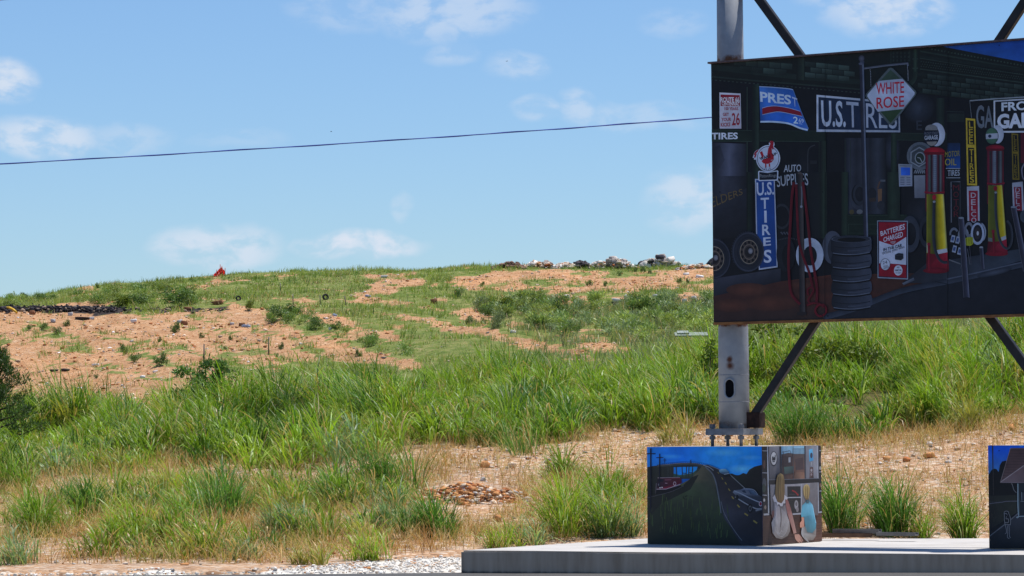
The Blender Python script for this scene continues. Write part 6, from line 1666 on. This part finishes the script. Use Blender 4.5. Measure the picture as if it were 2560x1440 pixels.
# discarded tyres
M_TYRE = mat_speckle('tyre_rubber', (.012, .012, .013), (.03, .03, .03), 20, .75, .25)
def tyre(px, py, dia, tilt, lab):
    g = hit(px, py, 150, 280); R_ = dia * g.y / FPX / 2
    bm = bmesh.new(); seg, cs = 28, 12; rings = []
    for i in range(seg):
        a = 2 * math.pi * i / seg; ring = []
        for j in range(cs):
            b = 2 * math.pi * j / cs; rr = R_ * (.74 + .26 * max(-.9, min(.9, 1.25 * math.cos(b)))); yy = R_ * .34 * max(-.85, min(.85, 1.25 * math.sin(b)))
            ring.append(bm.verts.new((rr * math.cos(a), yy, rr * math.sin(a))))
        rings.append(ring)
    for i in range(seg):
        for j in range(cs): bm.faces.new((rings[i][j], rings[i][(j + 1) % cs], rings[(i + 1) % seg][(j + 1) % cs], rings[(i + 1) % seg][j]))
    o = bm_obj('tyre', bm, M_TYRE, None, True); o.location = (g.x, g.y, g.z + R_ * .85); o.rotation_euler = (R(tilt), 0, R(25))
    tag(o, lab, 'tyre', 'old tyres dumped on the mound')
tyre(596, 752, 14, -10, 'old black tyre above the pale scraps at the left of the green slope')
tyre(814, 750, 17, -12, 'old black tyre standing among thin posts in the middle of the green slope')
# thin posts
M_POST = mat_speckle('thin_post', (.10, .085, .07), (.2, .18, .15), 10, .8, .2)
for a, b, h_, lab in ((733, 762, 26, 'pale thin post left of the standing tyre'), (801, 760, 22, 'thin post touching the left of the standing tyre'), (866, 764, 24, 'dark leaning post right of the standing tyre'), (702, 728, 20, 'highest thin post on the green slope'), (671, 888, 46, 'tall thin stalk post among bare stripes'), (510, 900, 40, 'thin post low on the bare left slope')):
    g = hit(a, b, 120, 280); s = g.y / FPX; bm = bmesh.new(); tube(bm, [(0, 0, -.1), (.12 * RNG.normal(0, .5), 0, h_ * s)], .032, 7); o = bm_obj('post', bm, M_POST); o.location = g
    tag(o, lab, 'post', 'thin posts on the mound')
# pale slabs and scraps
M_PALE = mat_speckle('pale_slab', (.55, .54, .52), (.78, .77, .75), 6, .8, .2)
M_BLUEG = mat_speckle('grey_green_sheet', (.17, .21, .19), (.25, .29, .27), 4, .6, .3)
M_DRK = mat_speckle('dark_scrap', (.03, .026, .025), (.09, .07, .06), 6, .8, .2)
M_BROWN = mat_speckle('brown_scrap', (.16, .07, .035), (.34, .16, .08), 6, .85, .15)
M_BLUES = mat_speckle('faded_blue_sheet', (.25, .33, .48), (.42, .50, .62), 6, .6, .2)
SLAB = [(1416,752,16,16,'pale','upright white block leaning on the brown mound of the ledge'), (1548,757,34,9,'pale','flat white slab lying on the ledge over a dark hollow'), (1566,750,12,12,'pale','small white block on the right end of the flat slab'), (1592,752,10,8,'pale','white scrap right of the flat slab'),
 (1712,757,14,9,'pale','pale broken slab near the billboard edge'), (1735,748,12,8,'pale','pale scrap above the broken slab near the billboard'), (1283,832,13,6,'pale','small white slab alone in mid slope grass'), (1546,766,22,10,'dark','dark hollow piece under the flat white slab'),
 (133,806,14,9,'grey','grey concrete piece high on the bare left slope'), (176,790,12,8,'grey','grey lump just under the black strip'), (335,805,16,8,'pale','pale flat rock on the upper bare slope'), (230,799,14,6,'pale','white slab end on a dark plank'), (462,812,16,11,'brown','orange boulder next to the round dark shrub'), (450,806,12,7,'grey','grey lump left of the orange boulder'),
 (545,762,26,9,'brown','grey brown scrap heap at the right end of the black strip'), (385,778,24,8,'dark','dark tangled scrap in the black strip'), (470,775,18,8,'brown','brown scrap at the thin end of the black strip'), (205,798,36,5,'dark','dark plank lying under the black strip'), (80,786,14,9,'brown','orange lump at the left end of the black strip'),
 (605,814,14,7,'brown','brown scrap at the head of the grey debris streak'), (615,818,20,6,'blue','bluish sheet scrap beside the brown one'), (580,812,10,6,'grey','grey lump left of the brown scrap'), (838,790,12,5,'blue','blue plastic scrap on the narrow bare stripe'), (826,824,8,6,'pale','white scrap on the green ridge'),
 (135,928,18,5,'dark','dark driftwood on the lower bare slope'), (163,928,20,5,'dark','dark stick right of the driftwood'), (240,914,18,5,'pale','white sheet flat on the lower bare slope'), (388,932,10,6,'pale','white stone low on the bare slope'), (118,962,10,6,'pale','pale stone near the foot of the bare slope'), (200,973,12,5,'pale','pale stone lowest on the bare slope'),
 (1715,688,12,7,'pale','pale chunk on the slope under the trailing debris'), (1750,694,16,6,'pale','flat pale chunk nearest the billboard under the trailing debris'), (1480,748,12,7,'pale','pale chunk on the ledge left of the flat white slab'), (1640,742,12,7,'pale','pale chunk in the grass strip under the orange flat'), (960,693,16,5,'pale','pale scrap line near the skyline centre'), (1247,764,12,8,'dark','dark lump left of the yellow green shrub'), (1085,757,16,10,'brown','small brown mound on the grassy knoll'), (920,742,14,5,'blue','bluish scraps at the foot of the pale dirt bank')]
MM = dict(pale=M_PALE, dark=M_DRK, grey=mat_speckle('grey_rock', (.36, .35, .34), (.52, .51, .5), 5, .85, .15), brown=M_BROWN, blue=M_BLUES)
for i, (a, b, w_, h_, cn, lab) in enumerate(SLAB):
    g = hit(a, b, 104, 285); s = g.y / FPX
    V, F = chunk_mesh(60 + i, (1, .8, 1)); me = np_mesh('debris_piece', V * np.array([w_ * s, w_ * s * .7, h_ * s * 1.1]), F, None, MM[cn]); o = link_mesh('debris_piece', me); o.location = (g.x, g.y, g.z + h_ * s * .4); o.rotation_euler = (0, RNG.normal(0, .12), RNG.normal(0, .4))
    tag(o, lab, 'debris', 'dumped debris on the mound')
g = hit(1728, 853, 104, 285); s = g.y / FPX
bm = bmesh.new(); box(bm, (0, 0, 0), (84 * s, .4, .07), None, .01); box(bm, (-20 * s, .1, .07), (30 * s, .3, .05), None, .01); o = bm_obj('sheet_panel', bm, M_BLUEG); o.location = (g.x, g.y, g.z + .32); o.rotation_euler = (R(25), 0, R(2))
tag(o, 'long grey green sheet lying in the grass left of the pole', 'sheet')
g = hit(14, 776, 120, 285); g2 = hit(42, 785, 120, 285); bm = bmesh.new()
tube(bm, [g + Vector((0, 0, .15)), (g * .65 + g2 * .35) + Vector((0, 0, .22)), (g * .3 + g2 * .7) + Vector((0, 0, .18)), g2 + Vector((0, 0, .08))], .07, 10)
tag(bm_obj('yellow_pipe', bm, mat_speckle('yellow_plastic', (.62, .36, .02), (.72, .44, .04), 8, .5, .3)), 'bent yellow pipe lying at the left edge of the bare slope', 'pipe')

# steel bars lying behind the plinth
M_STEELG = mat_speckle('grey_channel_steel', (.10, .10, .10), (.18, .175, .17), 10, .6, .3)
M_PLANK = mat_speckle('brown_timber', (.08, .05, .035), (.15, .09, .06), 8, .85, .15)
def bar(pa, pb, z, w_, h_, mat_, lab, name, lip=True):
    a, b = at_z(*pa, z), at_z(*pb, z); dv = b - a; L = dv.length; x = dv.normalized(); y = Vector((0, 0, 1)).cross(x)
    bm = bmesh.new(); box(bm, (0, 0, 0), (L, w_, h_ * .3), None, .003)
    if lip:
        box(bm, (0, w_ / 2 - .008, h_ * .32), (L, .016, h_ * .5 - .004)); box(bm, (0, -w_ / 2 + .008, h_ * .32), (L, .016, h_ * .5 - .004))
    bmesh.ops.transform(bm, matrix=Matrix.Translation((a + b) / 2) @ Matrix((x, y, Vector((0, 0, 1)))).transposed().to_4x4(), verts=bm.verts[:])
    o = bm_obj(name, bm, mat_); tag(o, lab, 'beam', 'beams lying behind the plinth')
bar((2040,1341), (2180,1341), .31, .14, .07, M_PLANK, 'brown rusty beam lying along the back edge of the plinth', 'steel_beam')
bar((2085,1330), (2200,1331), .36, .12, .07, M_STEELG, 'grey channel lying behind the brown rusty beam', 'steel_beam')
bar((2195,1337), (2292,1338), .34, .12, .06, M_STEELG, 'grey channel in the grass at the foot of the thick dark tussock', 'steel_beam')

# ------------------------------------------------------------------ overhead cable
M_CABLE = mat_speckle('cable_sheath', (.05, .085, .36), (.07, .11, .44), 20, .5, .3)
def cable(pts, depth, rad, lab, twist=True):
    P_ = [at_depth(a, b, depth(a)) for a, b in pts]
    out = []
    for i in range(len(P_) - 1):
        p0, p1, p2, p3 = P_[max(i - 1, 0)], P_[i], P_[i + 1], P_[min(i + 2, len(P_) - 1)]
        for k in range(24):
            t = k / 24; out.append(.5 * ((2 * p1) + (p2 - p0) * t + (2 * p0 - 5 * p1 + 4 * p2 - p3) * t * t + (3 * p1 - p0 - 3 * p2 + p3) * t ** 3))
    out.append(P_[-1])
    e = empty('overhead_cable', out[0]); tag(e, lab, 'cable')
    bm = bmesh.new(); tube(bm, [p - out[0] for p in out], rad, 8)
    bm_obj('cable', bm, M_CABLE, e)
    if twist:
        bm = bmesh.new(); tube(bm, [p - out[0] + Vector((0, rad * 1.2 * math.cos(i * .35), rad * 1.2 * math.sin(i * .35))) for i, p in enumerate(out)], rad * .55, 6)
        bm_obj('support_wire', bm, M_CABLE, e)
dp = lambda a: max(30, 52 - a * .0012)
cable([(-9000,560), (-5000,560), (-2200,500), (-1200,462), (-500,432), (0,409.5), (500,381), (1000,349.5), (1400,322), (1775,293.5), (2300,250), (2900,196), (4200,60), (7000,-320), (12000,-1400)], dp, .0085, 'dark blue overhead cable crossing the sky behind the billboard')
cable([(-9000,420), (-3000,160), (-1500,80), (-500,24), (-60,4), (50,-4), (600,-44), (2000,-160), (5000,-520), (9000,-1300)], dp, .008, 'second dark cable just clipping the top left corner of the sky', False)

# birds
M_BIRD = mat_speckle('bird_plumage', (.02, .02, .022), (.05, .05, .055), 10, .8, .1)
for i, (a, b, w_, dpt, lab) in enumerate(((828,329,9,160,'small dark bird gliding below the cable left of the sky centre'), (1267,153,9,150,'small dark bird high in the sky right of centre'), (1058,582,5,190,'tiny dark bird low above the mound'))):
    c = at_depth(a, b, dpt); s = w_ * dpt / FPX
    bm = bmesh.new()
    tube(bm, [(0, -s * .28, 0), (0, -s * .12, .01), (0, s * .1, 0), (0, s * .34, -.005)], [s * .02, s * .075, s * .06, s * .015], 8)
    for sg in (-1, 1):
        q = [bm.verts.new(v) for v in ((0, -s * .12, 0), (sg * s * .26, -s * .16, s * .10), (sg * s * .52, s * .02, s * .05), (sg * s * .24, 0, s * .09), (0, s * .1, 0))]
        f_ = bm.faces.new(q); r__ = bmesh.ops.solidify(bm, geom=[f_], thickness=s * .012)
    o = bm_obj('bird', bm, M_BIRD); o.location = c; o.rotation_euler = (0, .15, 1.1 + i)
    tag(o, lab, 'bird', 'birds in the sky')

# ------------------------------------------------------------------ sky, sun
SUN_AZ, SUN_EL = R(60), R(75)
world = bpy.data.worlds.new('World'); scene.world = world; world.use_nodes = True
wt = world.node_tree; wt.nodes.clear()
class WN(NT):
    def __init__(self): self.t = wt
w = WN()
out = w.n('ShaderNodeOutputWorld'); bg = w.n('ShaderNodeBackground'); bg.inputs['Strength'].default_value = 0.085
sky = w.n('ShaderNodeTexSky'); sky.sky_type = 'NISHITA'; sky.sun_disc = False
sky.sun_elevation = SUN_EL; sky.sun_rotation = SUN_AZ; sky.altitude = 300; sky.air_density = 1.0; sky.dust_density = 0.35; sky.ozone_density = 2.5
co = w.n('ShaderNodeTexCoord').outputs['Generated']
sx = w.n('ShaderNodeSeparateXYZ'); w.l(co, sx.inputs[0])
yy = w.math('MAXIMUM', sx.outputs[1], 0.08)
u_ = w.math('DIVIDE', sx.outputs[0], yy); v_ = w.math('DIVIDE', sx.outputs[2], yy)
cv = w.n('ShaderNodeCombineXYZ'); w.l(u_, cv.inputs[0]); w.l(v_, cv.inputs[1])
# warp, then soft clouds gathered where the photograph has them (bearing / elevation of each)
wn = w.n('ShaderNodeTexNoise'); wn.inputs['Scale'].default_value = 38; wn.inputs['Detail'].default_value = 4; w.l(cv.outputs[0], wn.inputs['Vector'])
wv = w.n('ShaderNodeVectorMath', operation='MULTIPLY_ADD'); w.l(wn.outputs['Color'], wv.inputs[0]); wv.inputs[1].default_value = (.016, .010, 0); w.l(cv.outputs[0], wv.inputs[2])
ws = w.n('ShaderNodeSeparateXYZ'); w.l(wv.outputs[0], ws.inputs[0])
CL = [(15,200,75,50,.85), (100,335,140,50,.75), (160,340,55,32,.5), (330,335,110,42,.30), (600,345,110,25,.16), (545,615,150,52,.75), (620,600,80,45,.5), (900,608,150,32,1.0), (1130,20,190,75,.50), (1130,75,110,35,.30), (860,20,130,50,.26), (1130,130,70,30,.34), (1295,168,75,38,.36), (1345,278,50,30,.40), (1440,268,50,45,.46), (1590,285,150,36,.30), (1015,515,26,36,.30), (1735,500,110,75,.62), (1690,50,90,40,.24), (2230,20,150,60,.72), (2120,-20,120,40,.4)]
tot = None
for px_, py_, rx, ry, st in CL:
    cu = (px_ - 1280) / FPX + .008; cw = (1074 - .0075 * (px_ - 1280) - py_) / FPX + .005
    a = w.math('MULTIPLY', w.math('SUBTRACT', ws.outputs[0], cu), FPX / rx); b = w.math('MULTIPLY', w.math('SUBTRACT', ws.outputs[1], cw), FPX / ry)
    d2 = w.math('ADD', w.math('MULTIPLY', a, a), w.math('MULTIPLY', b, b))
    g_ = w.math('MULTIPLY', w.maprange(d2, 1.7, 0.15), st)
    tot = g_ if tot is None else w.math('MAXIMUM', tot, g_)
fn = w.n('ShaderNodeTexNoise'); fn.inputs['Scale'].default_value = 120; fn.inputs['Detail'].default_value = 7; fn.inputs['Roughness'].default_value = .55
sc_ = w.n('ShaderNodeVectorMath', operation='MULTIPLY'); w.l(wv.outputs[0], sc_.inputs[0]); sc_.inputs[1].default_value = (.7, 1.3, 1); w.l(sc_.outputs[0], fn.inputs['Vector'])
tex = w.maprange(fn.outputs['Fac'], .36, .60)
mask = w.math('MULTIPLY', w.math('MULTIPLY', tot, w.math('ADD', w.math('MULTIPLY', tex, .85), .14), True), w.maprange(sx.outputs[1], .05, .3))
tintn = w.mix(1.0, sky.outputs[0], SKY_TINT, 'MULTIPLY')
col_ = w.mix(mask, tintn, CLOUD)
w.l(col_, bg.inputs[0]); w.l(bg.outputs[0], out.inputs[0])

sl = bpy.data.lights.new('sun', 'SUN'); sl.energy = 5.0; sl.angle = R(.53); sl.color = (1.0, .955, .89)
so = bpy.data.objects.new('sun', sl); COL.objects.link(so)
sd = Vector((math.sin(SUN_AZ) * math.cos(SUN_EL), math.cos(SUN_AZ) * math.cos(SUN_EL), math.sin(SUN_EL)))
so.rotation_euler = sd.to_track_quat('Z', 'Y').to_euler(); so.location = (20, 40, 60)

vs_ = scene.view_settings; vs_.view_transform = 'Standard'; vs_.look = 'None'; vs_.exposure = 0.25; vs_.gamma = 1.0; vs_.use_curve_mapping = False
